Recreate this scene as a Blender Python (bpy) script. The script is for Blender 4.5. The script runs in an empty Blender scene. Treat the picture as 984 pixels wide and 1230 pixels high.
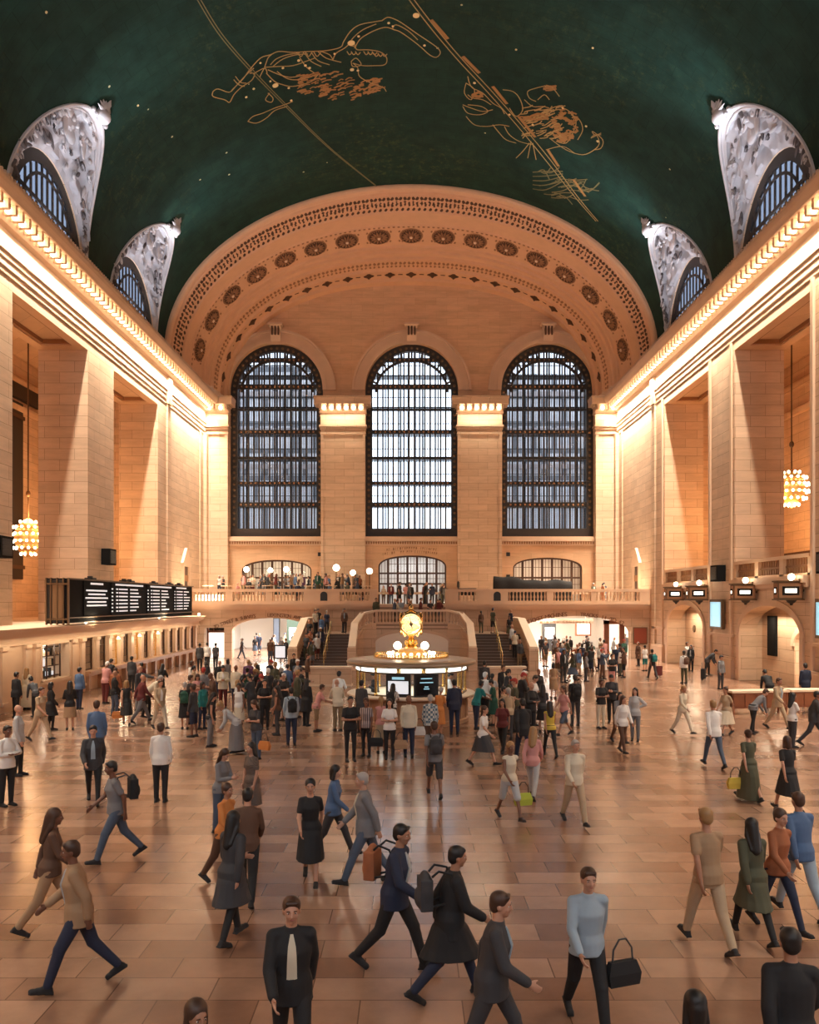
GLOW = 4200; TILT = 2; SPR = 98; CORN = 122; LUN = 480; COR = 800; DAY = 40; FLOOD = 200; SKY = 3.2; EXPO = 0.0
import bpy, bmesh, math, random
from math import sin, cos, pi, sqrt, radians
from mathutils import Vector, Matrix, noise
random.seed(7)
SC = bpy.context.scene
COL = SC.collection
CAMZ = 4.4                       # eye height over the floor
HW = 18.3                        # half width of the hall
YB = 74.7                        # face of the end wall
BAYS = [3.65, 16.65, 29.65, 42.65, 55.65]

def at(px, py, d):
    """a point of the photograph at distance d"""
    return Vector(((px - 494) * d / 1000, d, CAMZ + (722 - py) * d / 1000))
def ground(px, py):
    d = CAMZ * 1000 / (py - 722)
    return ((px - 494) * d / 1000, d)

# ---------------------------------------------------------------- materials
def newmat(name):
    m = bpy.data.materials.new(name); m.use_nodes = True
    nt = m.node_tree; b = nt.nodes['Principled BSDF']
    return m, nt, b
def flat(name, c, rough=.6, metal=0, emit=None, es=0, alpha=1, noise_amt=0, nscale=20, spec=None):
    m, nt, b = newmat(name)
    b.inputs['Base Color'].default_value = (*c, 1)
    b.inputs['Roughness'].default_value = rough
    b.inputs['Metallic'].default_value = metal
    if spec is not None: b.inputs['Specular IOR Level'].default_value = spec
    if emit:
        b.inputs['Emission Color'].default_value = (*emit, 1)
        b.inputs['Emission Strength'].default_value = es
    if noise_amt:
        tc = nt.nodes.new('ShaderNodeTexCoord'); n = nt.nodes.new('ShaderNodeTexNoise')
        n.inputs['Scale'].default_value = nscale; n.inputs['Detail'].default_value = 4
        nt.links.new(tc.outputs['Object'], n.inputs['Vector'])
        r = nt.nodes.new('ShaderNodeMapRange')
        r.inputs['To Min'].default_value = 1 - noise_amt; r.inputs['To Max'].default_value = 1 + noise_amt
        nt.links.new(n.outputs['Fac'], r.inputs['Value'])
        mx = nt.nodes.new('ShaderNodeVectorMath'); mx.operation = 'SCALE'
        mx.inputs[0].default_value = c
        nt.links.new(r.outputs['Result'], mx.inputs['Scale'])
        nt.links.new(mx.outputs[0], b.inputs['Base Color'])
    return m
def stone(name, c1, c2, joint, w=1.7, h=.62, rough=.55, plan=False, jw=.012, var=.25, bump=.25, off=.5, vein=.12, spec=.4):
    """coursed ashlar: blocks run along the wall (x+y) and up (z); plan=True lays them on the ground"""
    m, nt, b = newmat(name)
    N, L = nt.nodes.new, nt.links.new
    tc = N('ShaderNodeTexCoord'); sp = N('ShaderNodeSeparateXYZ'); L(tc.outputs['Object'], sp.inputs[0])
    cb = N('ShaderNodeCombineXYZ')
    if plan:
        L(sp.outputs['X'], cb.inputs['X']); L(sp.outputs['Y'], cb.inputs['Y'])
    else:
        ad = N('ShaderNodeMath'); ad.operation = 'ADD'; L(sp.outputs['X'], ad.inputs[0]); L(sp.outputs['Y'], ad.inputs[1])
        L(ad.outputs[0], cb.inputs['X']); L(sp.outputs['Z'], cb.inputs['Y'])
    br = N('ShaderNodeTexBrick'); br.offset = off
    br.inputs['Scale'].default_value = 1; br.inputs['Brick Width'].default_value = w; br.inputs['Row Height'].default_value = h
    br.inputs['Mortar Size'].default_value = jw; br.inputs['Mortar Smooth'].default_value = .1; br.inputs['Bias'].default_value = 0
    br.inputs['Color1'].default_value = (*c1, 1); br.inputs['Color2'].default_value = (*c2, 1); br.inputs['Mortar'].default_value = (*joint, 1)
    L(cb.outputs[0], br.inputs['Vector'])
    n = N('ShaderNodeTexNoise'); n.inputs['Scale'].default_value = .9; n.inputs['Detail'].default_value = 6; n.inputs['Roughness'].default_value = .65
    mp = N('ShaderNodeMapping'); mp.inputs['Scale'].default_value = (1, 1, 1) if plan else (.6, .6, 3.5)
    L(tc.outputs['Object'], mp.inputs[0]); L(mp.outputs[0], n.inputs['Vector'])
    r = N('ShaderNodeMapRange'); r.inputs['From Min'].default_value = .3; r.inputs['From Max'].default_value = .7
    r.inputs['To Min'].default_value = 1 - vein; r.inputs['To Max'].default_value = 1 + vein
    L(n.outputs['Fac'], r.inputs['Value'])
    mx = N('ShaderNodeVectorMath'); mx.operation = 'SCALE'
    L(br.outputs['Color'], mx.inputs[0]); L(r.outputs['Result'], mx.inputs['Scale']); L(mx.outputs[0], b.inputs['Base Color'])
    bp = N('ShaderNodeBump'); bp.inputs['Strength'].default_value = bump; bp.inputs['Distance'].default_value = .02
    inv = N('ShaderNodeMath'); inv.operation = 'SUBTRACT'; inv.inputs[0].default_value = 1; L(br.outputs['Fac'], inv.inputs[1])
    L(inv.outputs[0], bp.inputs['Height']); L(bp.outputs[0], b.inputs['Normal'])
    b.inputs['Roughness'].default_value = rough; b.inputs['Specular IOR Level'].default_value = spec
    return m

M = {}
M['stone'] = stone('ashlar_stone', (.69, .50, .35), (.60, .42, .285), (.36, .23, .14))
M['stone_plain'] = flat('dressed_stone', (.68, .48, .33), .55, noise_amt=.12, nscale=.9)
M['stone_dark'] = flat('ornament_dark_brown_paint', (.085, .035, .016), .7)  # dark brown paint of the carved ornament
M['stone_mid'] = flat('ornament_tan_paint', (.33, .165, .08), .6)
M['cream'] = flat('cream_marble', (.78, .62, .46), .45, noise_amt=.06, nscale=2)
M['white_plaster'] = flat('white_plaster', (.80, .76, .70), .6)
M['dark_iron'] = flat('dark_window_iron', (.035, .028, .024), .5, .3)
M['bronze'] = flat('bronze', (.16, .10, .055), .45, .6)
M['brass'] = flat('brass', (.85, .58, .22), .25, 1)
M['black'] = flat('black_plastic', (.012, .012, .013), .45)
M['screen_black'] = flat('screen_glass_black', (.006, .007, .009), .25)
M['bulb'] = flat('lit_bulb', (1, .9, .75), .3, emit=(1, .80, .55), es=9)
M['warm_lamp'] = flat('warm_lamp_globe', (1, .9, .75), .3, emit=(1, .84, .62), es=7)
M['cool_panel'] = flat('cool_light_panel', (1, 1, 1), .3, emit=(.95, 1, .93), es=2.0)
M['white_text'] = flat('white_display_text', (.9, .9, .9), .4, emit=(.95, .97, 1), es=.5)
M['screen_blue'] = flat('pale_blue_screen', (.12, .3, .38), .3, emit=(.50, .86, 1.0), es=.6)
M['screen_white'] = flat('white_screen', (.8, .85, .9), .3, emit=(.88, .93, 1), es=.6)
M['sign_lit'] = flat('lit_sign_number', (1, .95, .85), .3, emit=(1, .93, .78), es=2.2)
M['wood'] = flat('dark_red_wood', (.22, .075, .035), .35, noise_amt=.25, nscale=3)
M['gold_line'] = flat('gold_paint_line', (.42, .26, .09), .5)
M['gold_line_dim'] = flat('dull_gold_paint_line', (.16, .13, .05), .6)
M['gold_orange'] = flat('orange_gold_paint', (.34, .16, .045), .6)
M['relief'] = flat('grey_white_relief_plaster', (.46, .43, .44), .7, noise_amt=.25, nscale=1.6)
M['relief_white'] = flat('pale_relief_border', (.54, .50, .50), .7, noise_amt=.08, nscale=2)
M['relief_dark'] = flat('dark_grey_relief_plaster', (.13, .11, .11), .8)  # darker grey for part of the raised scroll carving
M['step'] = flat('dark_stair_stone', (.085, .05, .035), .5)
M['pale_build'] = stone('neighbour_facade', (.74, .77, .82), (.60, .64, .70), (.20, .22, .25), w=2.2, h=3.0, jw=.30, bump=0)
M['lightwell'] = flat('pale_lightwell_wall', (.62,.66,.74), .7)
M['glow_white'] = flat('lit_window_of_shop', (.9, .9, .85), .4, emit=(1, .93, .78), es=1.6)

def glass(name, tint=(1, 1, 1), rough=0.02):
    m = bpy.data.materials.new(name); m.use_nodes = True; nt = m.node_tree
    for n in list(nt.nodes): nt.nodes.remove(n)
    o = nt.nodes.new('ShaderNodeOutputMaterial'); t = nt.nodes.new('ShaderNodeBsdfTransparent'); g = nt.nodes.new('ShaderNodeBsdfGlossy')
    x = nt.nodes.new('ShaderNodeMixShader'); x.inputs[0].default_value = .025
    t.inputs[0].default_value = (*tint, 1); g.inputs['Roughness'].default_value = rough
    nt.links.new(t.outputs[0], x.inputs[1]); nt.links.new(g.outputs[0], x.inputs[2]); nt.links.new(x.outputs[0], o.inputs[0])
    return m
M['glass'] = glass('window_glass', (.93, .96, 1))
M['glass_dim'] = glass('grey_tint_window_glass', (.80, .83, .87)); M['glass_lunette'] = glass('grey_lunette_glass', (.34, .37, .43))  # side windows get a greyer tint than the middle one

# floor: polished marble slabs
M['floor'] = stone('polished_floor_marble', (.36, .215, .145), (.185, .092, .056), (.11, .058, .035), w=1.12, h=.54, plan=True, rough=.17, jw=.008, bump=.06, vein=.2, spec=.55)
def _floor_rough():
    nt = M['floor'].node_tree; N, L = nt.nodes.new, nt.links.new
    tc = N('ShaderNodeTexCoord'); n = N('ShaderNodeTexNoise'); n.inputs['Scale'].default_value = .35; n.inputs['Detail'].default_value = 5
    L(tc.outputs['Object'], n.inputs['Vector'])
    r = N('ShaderNodeMapRange'); r.inputs['To Min'].default_value = .10; r.inputs['To Max'].default_value = .34; L(n.outputs['Fac'], r.inputs['Value'])
    L(r.outputs['Result'], nt.nodes['Principled BSDF'].inputs['Roughness'])
_floor_rough()
# ceiling: green painted vault, faint panel joints, mottling and small gold stars
def _ceiling():
    m = stone('green_painted_vault', (.0085, .030, .021), (.0065, .025, .018), (.0035, .015, .011), w=1.5, h=.8, plan=True, rough=.7, jw=.012, bump=0, vein=.35, spec=.15)
    nt = m.node_tree; N, L = nt.nodes.new, nt.links.new; b = nt.nodes['Principled BSDF']
    src = b.inputs['Base Color'].links[0].from_socket
    tc = N('ShaderNodeTexCoord'); v = N('ShaderNodeTexVoronoi'); v.inputs['Scale'].default_value = .42
    L(tc.outputs['Object'], v.inputs['Vector'])
    lt = N('ShaderNodeMath'); lt.operation = 'LESS_THAN'; lt.inputs[1].default_value = .030; L(v.outputs['Distance'], lt.inputs[0])
    wn = N('ShaderNodeTexWhiteNoise'); L(v.outputs['Position'], wn.inputs['Vector'])
    gt = N('ShaderNodeMath'); gt.operation = 'GREATER_THAN'; gt.inputs[1].default_value = .35; L(wn.outputs['Value'], gt.inputs[0])
    ml = N('ShaderNodeMath'); ml.operation = 'MULTIPLY'; L(lt.outputs[0], ml.inputs[0]); L(gt.outputs[0], ml.inputs[1])
    mx = N('ShaderNodeMix'); mx.data_type = 'RGBA'; L(ml.outputs[0], mx.inputs['Factor']); L(src, mx.inputs['A']); mx.inputs['B'].default_value = (.55, .48, .28, 1)
    # patches of dull gold dust (the painted milky band)
    n = N('ShaderNodeTexNoise'); n.inputs['Scale'].default_value = .11; n.inputs['Detail'].default_value = 2; L(tc.outputs['Object'], n.inputs['Vector'])
    n2 = N('ShaderNodeTexNoise'); n2.inputs['Scale'].default_value = 2.2; n2.inputs['Detail'].default_value = 8; n2.inputs['Roughness'].default_value = .8; L(tc.outputs['Object'], n2.inputs['Vector'])
    a = N('ShaderNodeMapRange'); a.inputs['From Min'].default_value = .50; a.inputs['From Max'].default_value = .68; L(n.outputs['Fac'], a.inputs['Value'])
    c = N('ShaderNodeMapRange'); c.inputs['From Min'].default_value = .52; c.inputs['From Max'].default_value = .70; L(n2.outputs['Fac'], c.inputs['Value'])
    mm = N('ShaderNodeMath'); mm.operation = 'MULTIPLY'; L(a.outputs['Result'], mm.inputs[0]); L(c.outputs['Result'], mm.inputs[1])
    m3 = N('ShaderNodeMath'); m3.operation = 'MULTIPLY'; L(mm.outputs[0], m3.inputs[0]); m3.inputs[1].default_value = .6
    mz = N('ShaderNodeMix'); mz.data_type = 'RGBA'; L(m3.outputs[0], mz.inputs['Factor']); L(mx.outputs['Result'], mz.inputs['A']); mz.inputs['B'].default_value = (.12, .13, .03, 1)
    L(mz.outputs['Result'], b.inputs['Base Color'])
    return m
M['vault'] = _ceiling()

# ---------------------------------------------------------------- mesh builder
class MB:
    def __init__(s): s.v = []; s.f = []; s.m = []; s.mi = 0
    def add(s, verts, faces, mi=None):
        o = len(s.v); s.v += [tuple(p) for p in verts]
        for f in faces: s.f.append([i + o for i in f]); s.m.append(s.mi if mi is None else mi)
        return s
    def hexa(s, p):      # 8 points: bottom four, top four (same winding)
        return s.add(p, [(0,1,2,3),(4,5,6,7),(0,1,5,4),(1,2,6,5),(2,3,7,6),(3,0,4,7)])
    def box(s, x0, x1, y0, y1, z0, z1):
        return s.hexa([(x0,y0,z0),(x1,y0,z0),(x1,y1,z0),(x0,y1,z0),(x0,y0,z1),(x1,y0,z1),(x1,y1,z1),(x0,y1,z1)])
    def cbox(s, c, h, R=None):
        R = R or Matrix.Identity(3); c = Vector(c)
        P = [c + R @ Vector((sx*h[0], sy*h[1], sz*h[2])) for sz in (-1,1) for sx, sy in ((-1,-1),(1,-1),(1,1),(-1,1))]
        return s.hexa(P)
    def grid(s, fn, n, m, cu=False, cv=False):
        V = [fn(i/(n if cu else n-1) if n > 1 else 0, j/(m if cv else m-1)) for i in range(n) for j in range(m)]
        F = []
        for i in range(n if cu else n-1):
            for j in range(m if cv else m-1):
                a, b = i*m+j, ((i+1)%n)*m+j; c, d = ((i+1)%n)*m+(j+1)%m, i*m+(j+1)%m
                F.append((a,b,c,d))
        return s.add(V, F)
    def loft(s, rings, cap=True, close=True):
        k = len(rings[0]); V = [p for r in rings for p in r]; F = []
        for i in range(len(rings)-1):
            for j in range(k if close else k-1):
                F.append((i*k+j, i*k+(j+1)%k, (i+1)*k+(j+1)%k, (i+1)*k+j))
        if cap: F.append(tuple(range(k))); F.append(tuple((len(rings)-1)*k+j for j in range(k)))
        return s.add(V, F)
    def lathe(s, prof, c=(0,0,0), n=24, sx=1, sy=1):
        return s.loft([[(c[0]+r*sx*cos(2*pi*j/n), c[1]+r*sy*sin(2*pi*j/n), c[2]+z) for j in range(n)] for r, z in prof])
    def tube(s, p0, p1, r0, r1=None, n=8):
        r1 = r0 if r1 is None else r1; p0, p1 = Vector(p0), Vector(p1); d = p1-p0
        if d.length < 1e-6: return s
        q = d.to_track_quat('Z', 'Y')
        return s.loft([[tuple(p + q @ Vector((r*cos(2*pi*j/n), r*sin(2*pi*j/n), 0))) for j in range(n)] for p, r in ((p0,r0),(p1,r1))])
    def path(s, pts, r, n=6, taper=None):
        pts = [Vector(p) for p in pts]; R = []
        for i, p in enumerate(pts):
            t = pts[min(i+1,len(pts)-1)] - pts[max(i-1,0)]; q = t.to_track_quat('Z', 'Y'); rr = r if not taper else taper[i]
            R.append([tuple(p + q @ Vector((rr*cos(2*pi*j/n), rr*sin(2*pi*j/n), 0))) for j in range(n)])
        return s.loft(R)
    def ball(s, c, r, n=10, m=6, R=None):
        if not hasattr(r, '__len__'): r = (r, r, r)
        c = Vector(c); V = []; F = []
        for i in range(1, m):
            for j in range(n):
                a, b = pi*i/m, 2*pi*j/n; p = Vector((r[0]*sin(a)*cos(b), r[1]*sin(a)*sin(b), r[2]*cos(a))); V.append(c + (R @ p if R else p))
        t, u = len(V), len(V)+1
        for z in (1, -1): p = Vector((0,0,z*r[2])); V.append(c + (R @ p if R else p))
        for i in range(m-2):
            for j in range(n): F.append((i*n+j, i*n+(j+1)%n, (i+1)*n+(j+1)%n, (i+1)*n+j))
        for j in range(n): F.append((t, j, (j+1)%n)); F.append((u, (m-2)*n+(j+1)%n, (m-2)*n+j))
        return s.add(V, F)
    def mesh(s, name, smooth=None):
        me = bpy.data.meshes.new(name); me.from_pydata(s.v, [], s.f)
        me.polygons.foreach_set('material_index', s.m)
        bm = bmesh.new(); bm.from_mesh(me); bmesh.ops.recalc_face_normals(bm, faces=bm.faces); bm.to_mesh(me); bm.free()
        if smooth:
            me.shade_smooth(); me.set_sharp_from_angle(angle=radians(smooth))
        me.update(); return me
    def build(s, name, mats, parent=None, smooth=None, **kw):
        me = s.mesh(name, smooth)
        for m in (mats if isinstance(mats, (list, tuple)) else [mats]): me.materials.append(m)
        o = bpy.data.objects.new(name, me); COL.objects.link(o); o.parent = parent
        for k, v in kw.items(): o[k] = v
        return o
def empty(name, loc=(0,0,0), rz=0, **kw):
    o = bpy.data.objects.new(name, None); COL.objects.link(o); o.location = loc; o.rotation_euler = (0,0,rz); o.empty_display_size = .1
    for k, v in kw.items(): o[k] = v
    return o
def copy_one(o, parent=None, loc=None, rz=None, **kw):
    c = o.copy(); COL.objects.link(c); c.parent = parent
    if loc is not None: c.location = loc
    if rz is not None: c.rotation_euler = (0,0,rz)
    for k, v in kw.items(): c[k] = v
    return c
def copy_tree(o, parent=None, loc=None, rz=None, **kw):
    c = copy_one(o, parent, loc, rz, **kw)
    for ch in KIDS.get(o.name, []): copy_tree(ch, c)
    return c
KIDS = {}
def index_kids(o):
    KIDS[o.name] = [c for c in bpy.data.objects if c.parent == o]
    for c in KIDS[o.name]: index_kids(c)
def area(name, loc, rot, size, power, color, sizey=None, spread=180):
    l = bpy.data.lights.new(name, 'AREA'); l.energy = power; l.color = color; l.size = size
    l.shape = 'RECTANGLE' if sizey else 'SQUARE'
    if sizey: l.size_y = sizey
    l.spread = radians(spread)
    o = bpy.data.objects.new(name, l); COL.objects.link(o); o.location = loc; o.rotation_euler = rot; return o
def aim(name, loc, target, size, power, color, sizey=None, spread=180):
    o = area(name, loc, (0,0,0), size, power, color, sizey, spread)
    o.rotation_euler = (Vector(target)-Vector(loc)).to_track_quat('-Z', 'Y').to_euler(); return o
def point(name, loc, power, color, r=.3):
    l = bpy.data.lights.new(name, 'POINT'); l.energy = power; l.color = color; l.shadow_soft_size = r
    o = bpy.data.objects.new(name, l); COL.objects.link(o); o.location = loc; return o

def slab(mb, mp, u0, u1, z0, z1, t0, t1, holes=(), n=20):
    """wall slab from u0..u1, z0..z1 with arched holes (ua, ub, zbottom, zspring, rise, power)"""
    def hx(a, b, za, zb, ya, yb):
        mb.hexa([mp(a,t0,za), mp(b,t0,zb), mp(b,t1,zb), mp(a,t1,za), mp(a,t0,ya), mp(b,t0,yb), mp(b,t1,yb), mp(a,t1,ya)])
    cur = u0
    for (ua, ub, zb, zs, rise, pw) in sorted(holes):
        if ua > cur: hx(cur, ua, z0, z0, z1, z1)
        if zb > z0: hx(ua, ub, z0, z0, zb, zb)
        uc, hw = (ua+ub)/2, (ub-ua)/2
        def zz(u): return zs + rise*max(0, 1-abs((u-uc)/hw)**pw)**(1/pw)
        if rise == 0: hx(ua, ub, zs, zs, z1, z1)
        else:
            us = [uc - hw*cos(pi*k/n) for k in range(n+1)]
            for k in range(n): hx(us[k], us[k+1], zz(us[k]), zz(us[k+1]), z1, z1)
        cur = ub
    if cur < u1: hx(cur, u1, z0, z0, z1, z1)
def arch_ring(mb, mp, uc, zs, r0, r1, rise0, rise1, t0, t1, n=32, pw=2, a0=0, a1=pi):
    """projecting arched moulding"""
    def P(a, r, rr, t):
        c, s_ = cos(a), max(0, sin(a))
        return mp(uc + r*math.copysign(abs(c)**(2/pw), c), t, zs + rr*s_**(2/pw))
    R = []
    for k in range(n+1):
        a = a0 + (a1-a0)*k/n
        R.append([P(a,r0,rise0,t0), P(a,r1,rise1,t0), P(a,r1,rise1,t1), P(a,r0,rise0,t1)])
    mb.loft(R)
def wmap(s): return lambda u, t, z: (s*(HW+t), u, z)
def emap(u, t, z): return (u, YB+t, z)
def vx(z):           # half width of the vault at height z
    return 18.5*sqrt(max(0, 1-(max(0, z-23.1)/12.5)**2))
def vz(x): return 23.1+12.5*sqrt(max(0, 1-(x/18.5)**2))
def on_vault(px, py, off=.03):
    dx, dz = (px-494)/1000, (722-py)/1000; e = off
    A, B = 18.5-e, 12.5-e; z0 = CAMZ-23.1
    a = dx*dx/A**2 + dz*dz/B**2; b = 2*z0*dz/B**2; c = z0*z0/B**2-1
    t = (-b+sqrt(max(0, b*b-4*a*c)))/(2*a)
    return Vector((dx*t, t, CAMZ+dz*t))
# ================================================================ THE HALL
ST = dict(kind='structure')
S, SP = M['stone'], M['stone_plain']
# floor -------------------------------------------------------------
mb = MB(); mb.box(-32, 32, -14, 95, -.3, 0); mb.build('floor', M['floor'], **ST)

# side walls ----------------------------------------------------------
def side_wall(s):
    mp = wmap(s); nm = 'wall_left' if s < 0 else 'wall_right'
    mb = MB()
    # upper openings between the piers
    zb = 5.6 if s > 0 else 3.3; z5 = 5.2 if s > 0 else 3.29
    holes = [(c-4.45, c+4.45, zb, 18.9, 0, 2) for c in BAYS]
    slab(mb, mp, -12, YB+1, z5, 22.25, 0, 2.8, holes)
    # lunette band: the arched windows above the cornice
    lun = [(c-4.4, c+4.4, 22.25, 22.3, 4.8, 2) for c in BAYS]
    slab(mb, mp, -12, YB+1, 22.25, 31, .22, .6, lun, 24)
    # lower wall with gates
    if s > 0:
        gates = []
        for c in BAYS: gates += [(c-3.6, c+3.6, 0, 2.7, 1.45, 2)]
        slab(mb, mp, -12, YB+1, 0, 5.2, 0, .9, gates, 24)
    else:
        mb.box(-HW-2.8, -HW, -12, YB+1, 0, 3.29)
    w = mb.build(nm, S, **ST)
    # soffit frame of every opening, a raised border round a sunk panel
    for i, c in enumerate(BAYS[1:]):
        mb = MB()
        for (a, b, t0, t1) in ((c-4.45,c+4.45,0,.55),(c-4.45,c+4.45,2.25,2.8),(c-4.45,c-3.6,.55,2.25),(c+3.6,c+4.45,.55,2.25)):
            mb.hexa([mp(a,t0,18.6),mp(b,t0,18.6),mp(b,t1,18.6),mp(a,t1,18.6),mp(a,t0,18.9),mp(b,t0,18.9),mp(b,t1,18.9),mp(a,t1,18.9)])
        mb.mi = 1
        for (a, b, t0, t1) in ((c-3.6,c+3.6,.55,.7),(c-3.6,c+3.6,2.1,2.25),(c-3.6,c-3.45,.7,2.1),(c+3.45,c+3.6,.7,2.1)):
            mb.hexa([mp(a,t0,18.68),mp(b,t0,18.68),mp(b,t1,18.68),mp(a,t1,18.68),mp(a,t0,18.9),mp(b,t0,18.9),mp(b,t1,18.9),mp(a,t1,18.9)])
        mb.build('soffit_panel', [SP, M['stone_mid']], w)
    # corridor behind the piers
    mb = MB(); X0, X1 = 21.1, 27.0
    mb.box(min(s*X1,s*(X1+.5)), max(s*X1,s*(X1+.5)), -12, 62, 2.9, 21.5)            # back wall
    mb.box(min(s*X0,s*(X1+.5)), max(s*X0,s*(X1+.5)), -12, 62, 21.2, 21.7)           # ceiling
    mb.box(min(s*HW,s*(X1+.5)), max(s*HW,s*(X1+.5)), -12, 62, 2.8, 3.28) if s < 0 else mb.box(min(s*(HW+.9),s*(X1+.5)), max(s*(HW+.9),s*(X1+.5)), -12, 62, 5.2, 5.6)
    mb.box(min(s*X0,s*(X1+.5)), max(s*X0,s*(X1+.5)), 62, 62.5, 2.9, 21.5)
    for z in (17.4, 19.2):
        mb.box(min(s*(X1-.3),s*X1), max(s*(X1-.3),s*X1), -12, 62, z, z+.35)
    mb.build('wall_corridor_left' if s < 0 else 'wall_corridor_right', S, **ST)
    # cornice ----------------------------------------------------------------
    prof = [(0,19.15),(.04,19.15),(.04,19.38),(.08,19.45),(.08,19.75),(.12,19.82),(.12,20.05),(.17,20.12),(.17,20.25),(.06,20.32),(.06,21.12),
            (.30,21.2),(.34,21.28),(.50,21.62),(.55,21.75),(1.05,21.75),(1.10,21.68),(1.18,21.70),(1.24,21.82),(1.34,21.96),(1.40,22.12),(1.40,22.24),(1.30,22.28),(.9,22.3),(.4,22.32),(-.3,22.34)]
    mb = MB()
    mb.loft([[(s*(HW-p), y, z) for p, z in prof] for y in (-12, YB-.9)], close=True)
    # console blocks between the bulbs
    ys = [33.0+.65*k for k in range(62)]
    for y in ys:
        if y < YB-1.2: mb.box(min(s*(HW-.98),s*(HW-.45)), max(s*(HW-.98),s*(HW-.45)), y+.2, y+.42, 21.32, 21.76)
    # small beads under the crown and a row of leaf tips over it
    for k in range(150):
        y = 32.5+.28*k
        if y < YB-1.2: mb.box(min(s*(HW-1.36),s*(HW-1.28)), max(s*(HW-1.36),s*(HW-1.28)), y, y+.12, 22.26, 22.42)
    cor = mb.build('trim_1' if s < 0 else 'trim_2', [SP], **ST)
    b0 = None
    for y in ys:
        if y > YB-1.4: break
        if b0 is None:
            q = MB(); q.ball((0,0,0), (.15,.15,.19), 12, 8); b0 = q.build('bulb', M['bulb'], cor, 60); b0.location = (s*(HW-.74), y, 21.45)
        else: copy_one(b0, cor, (s*(HW-.74), y, 21.45))
    # wall strips in the end bay
    mb = MB()
    for y0, y1, p in ((62.15,62.95,.14),(71.9,72.25,.10),(73.3,74.7,.30)):
        mb.box(min(s*(HW-p),s*HW), max(s*(HW-p),s*HW), y0, y1, 0, 19.2)
    mb.box(min(s*(HW-.24),s*HW), max(s*(HW-.24),s*HW), 62.1, 63.0, 19.15, 21.1)
    mb.build('trim_3' if s < 0 else 'trim_4', S, **ST)
    return w
side_wall(-1); side_wall(1)

# parapets, mouldings and gate bays of the right wall -----------------------------
def right_side():
    mp = wmap(1)
    for i, c in enumerate(BAYS[2:]):
        mb = MB(); a, b = c-4.45, c+4.45
        mb.box(HW-.30, HW+.6, a, b, 5.25, 5.6)       # shelf moulding
        mb.box(HW-.18, HW+.5, a, b, 5.05, 5.25)
        mb.box(HW-.05, HW+.4, a, b, 6.45, 6.62)      # rail
        mb.box(HW, HW+.35, a, b, 5.6, 5.72)
        for k in range(4):
            y = a + (b-a)*k/3; mb.box(HW, HW+.4, max(a,y-.22), min(b,y+.22), 5.6, 6.5)
        mb.mi = 1
        for k in range(3):                            # pierced screen panels: crossed bars
            y0 = a+(b-a)*k/3+.22; y1 = a+(b-a)*(k+1)/3-.22
            mb.box(HW+.28, HW+.34, y0, y1, 5.72, 6.45)
            for q in range(9):
                yy = y0+(y1-y0)*(q+.5)/9; mb.box(HW+.12, HW+.2, yy-.05, yy+.05, 5.72, 6.45)
            mb.box(HW+.12, HW+.2, y0, y1, 6.02, 6.12)
        mb.build('trim_%d' % (5+i), [SP, M['stone_mid']], **ST)
        # the recess behind the gate: back wall, vaulted porch with its own arch
        mb = MB(); h = (c-3.6, -.2)
        mp2 = lambda u, t, z: (HW+.9+t, u, z)
        slab(mb, mp2, c-4.6, c+4.6, 0, 5.2, .35, .75, [(c-3.5, c-.2, 0, 2.1, .9, 2)], 16)
        mb.box(HW+1.65, HW+5.2, c-.2, c+.2, 0, 3.4); mb.box(HW+1.65, HW+5.2, c-3.9, c-3.5, 0, 3.4)
        mb.box(HW+1.65, HW+5.2, c-3.9, c+.2, 3.2, 3.5); mb.box(HW+5.0, HW+5.4, c-3.9, c+.2, 0, 3.4)
        mb.box(HW+.9, HW+1.3, c-4.6, c-3.7, 0, 5.2)
        mb.box(HW+.9, HW+1.3, c+3.7, c+4.6, 0, 5.2)
        mb.mi = 1
        arch_ring(mb, mp2, c-1.85, 2.1, 1.65, 1.95, .9, 1.2, .27, .35, 16)
        mb.build('wall_gate_recess', [M['stone'], M['cream']], **ST)
        mb = MB()
        arch_ring(mb, mp, c, 2.7, 3.6, 3.95, 1.45, 1.8, -.08, .0, 24)
        mb.box(HW-.1, HW, c+3.6, c+3.95, 0, 2.7); mb.box(HW-.1, HW, c-3.95, c-3.6, 0, 2.7)
        mb.build('trim_%d' % (9+i), SP, **ST)
        area('gate_porch_lamp', (HW+3.2, c-1.85, 3.1), (0,0,0), 2.2, 260, (1,.86,.66), 1.2)
        area('gate_recess_lamp', (HW+.62, c, 3.6), (0,0,0), .35, 150, (1,.82,.58), 4.5)
        # dark bronze door leaf inside the porch
        q = MB(); q.box(HW+1.2, HW+1.32, c-3.3, c-2.55, 0, 2.5); q.mi = 1
        for zz in (.2, 1.25): q.box(HW+1.17, HW+1.2, c-3.18, c-2.67, zz, zz+.95)
        q.build('door_%d' % (i+4), [M['dark_iron'], M['screen_black']], **ST)
    # pier bases
    mb = MB()
    for a, b in ((34.1,38.2),(47.1,51.2),(60.1,63)):
        mb.box(HW-.22, HW, a, b, 0, 1.1); mb.box(HW-.16, HW, a, b, 1.1, 1.22)
        mb.box(HW-.12, HW, a+.25, a+.5, 1.2, 19.1) ; mb.box(HW-.12, HW, b-.5, b-.25, 1.2, 19.1)
        mb.box(HW-.14, HW, a, b, 2.35, 2.5)
    mb.build('baseboard_right', SP, **ST)
right_side()

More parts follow.
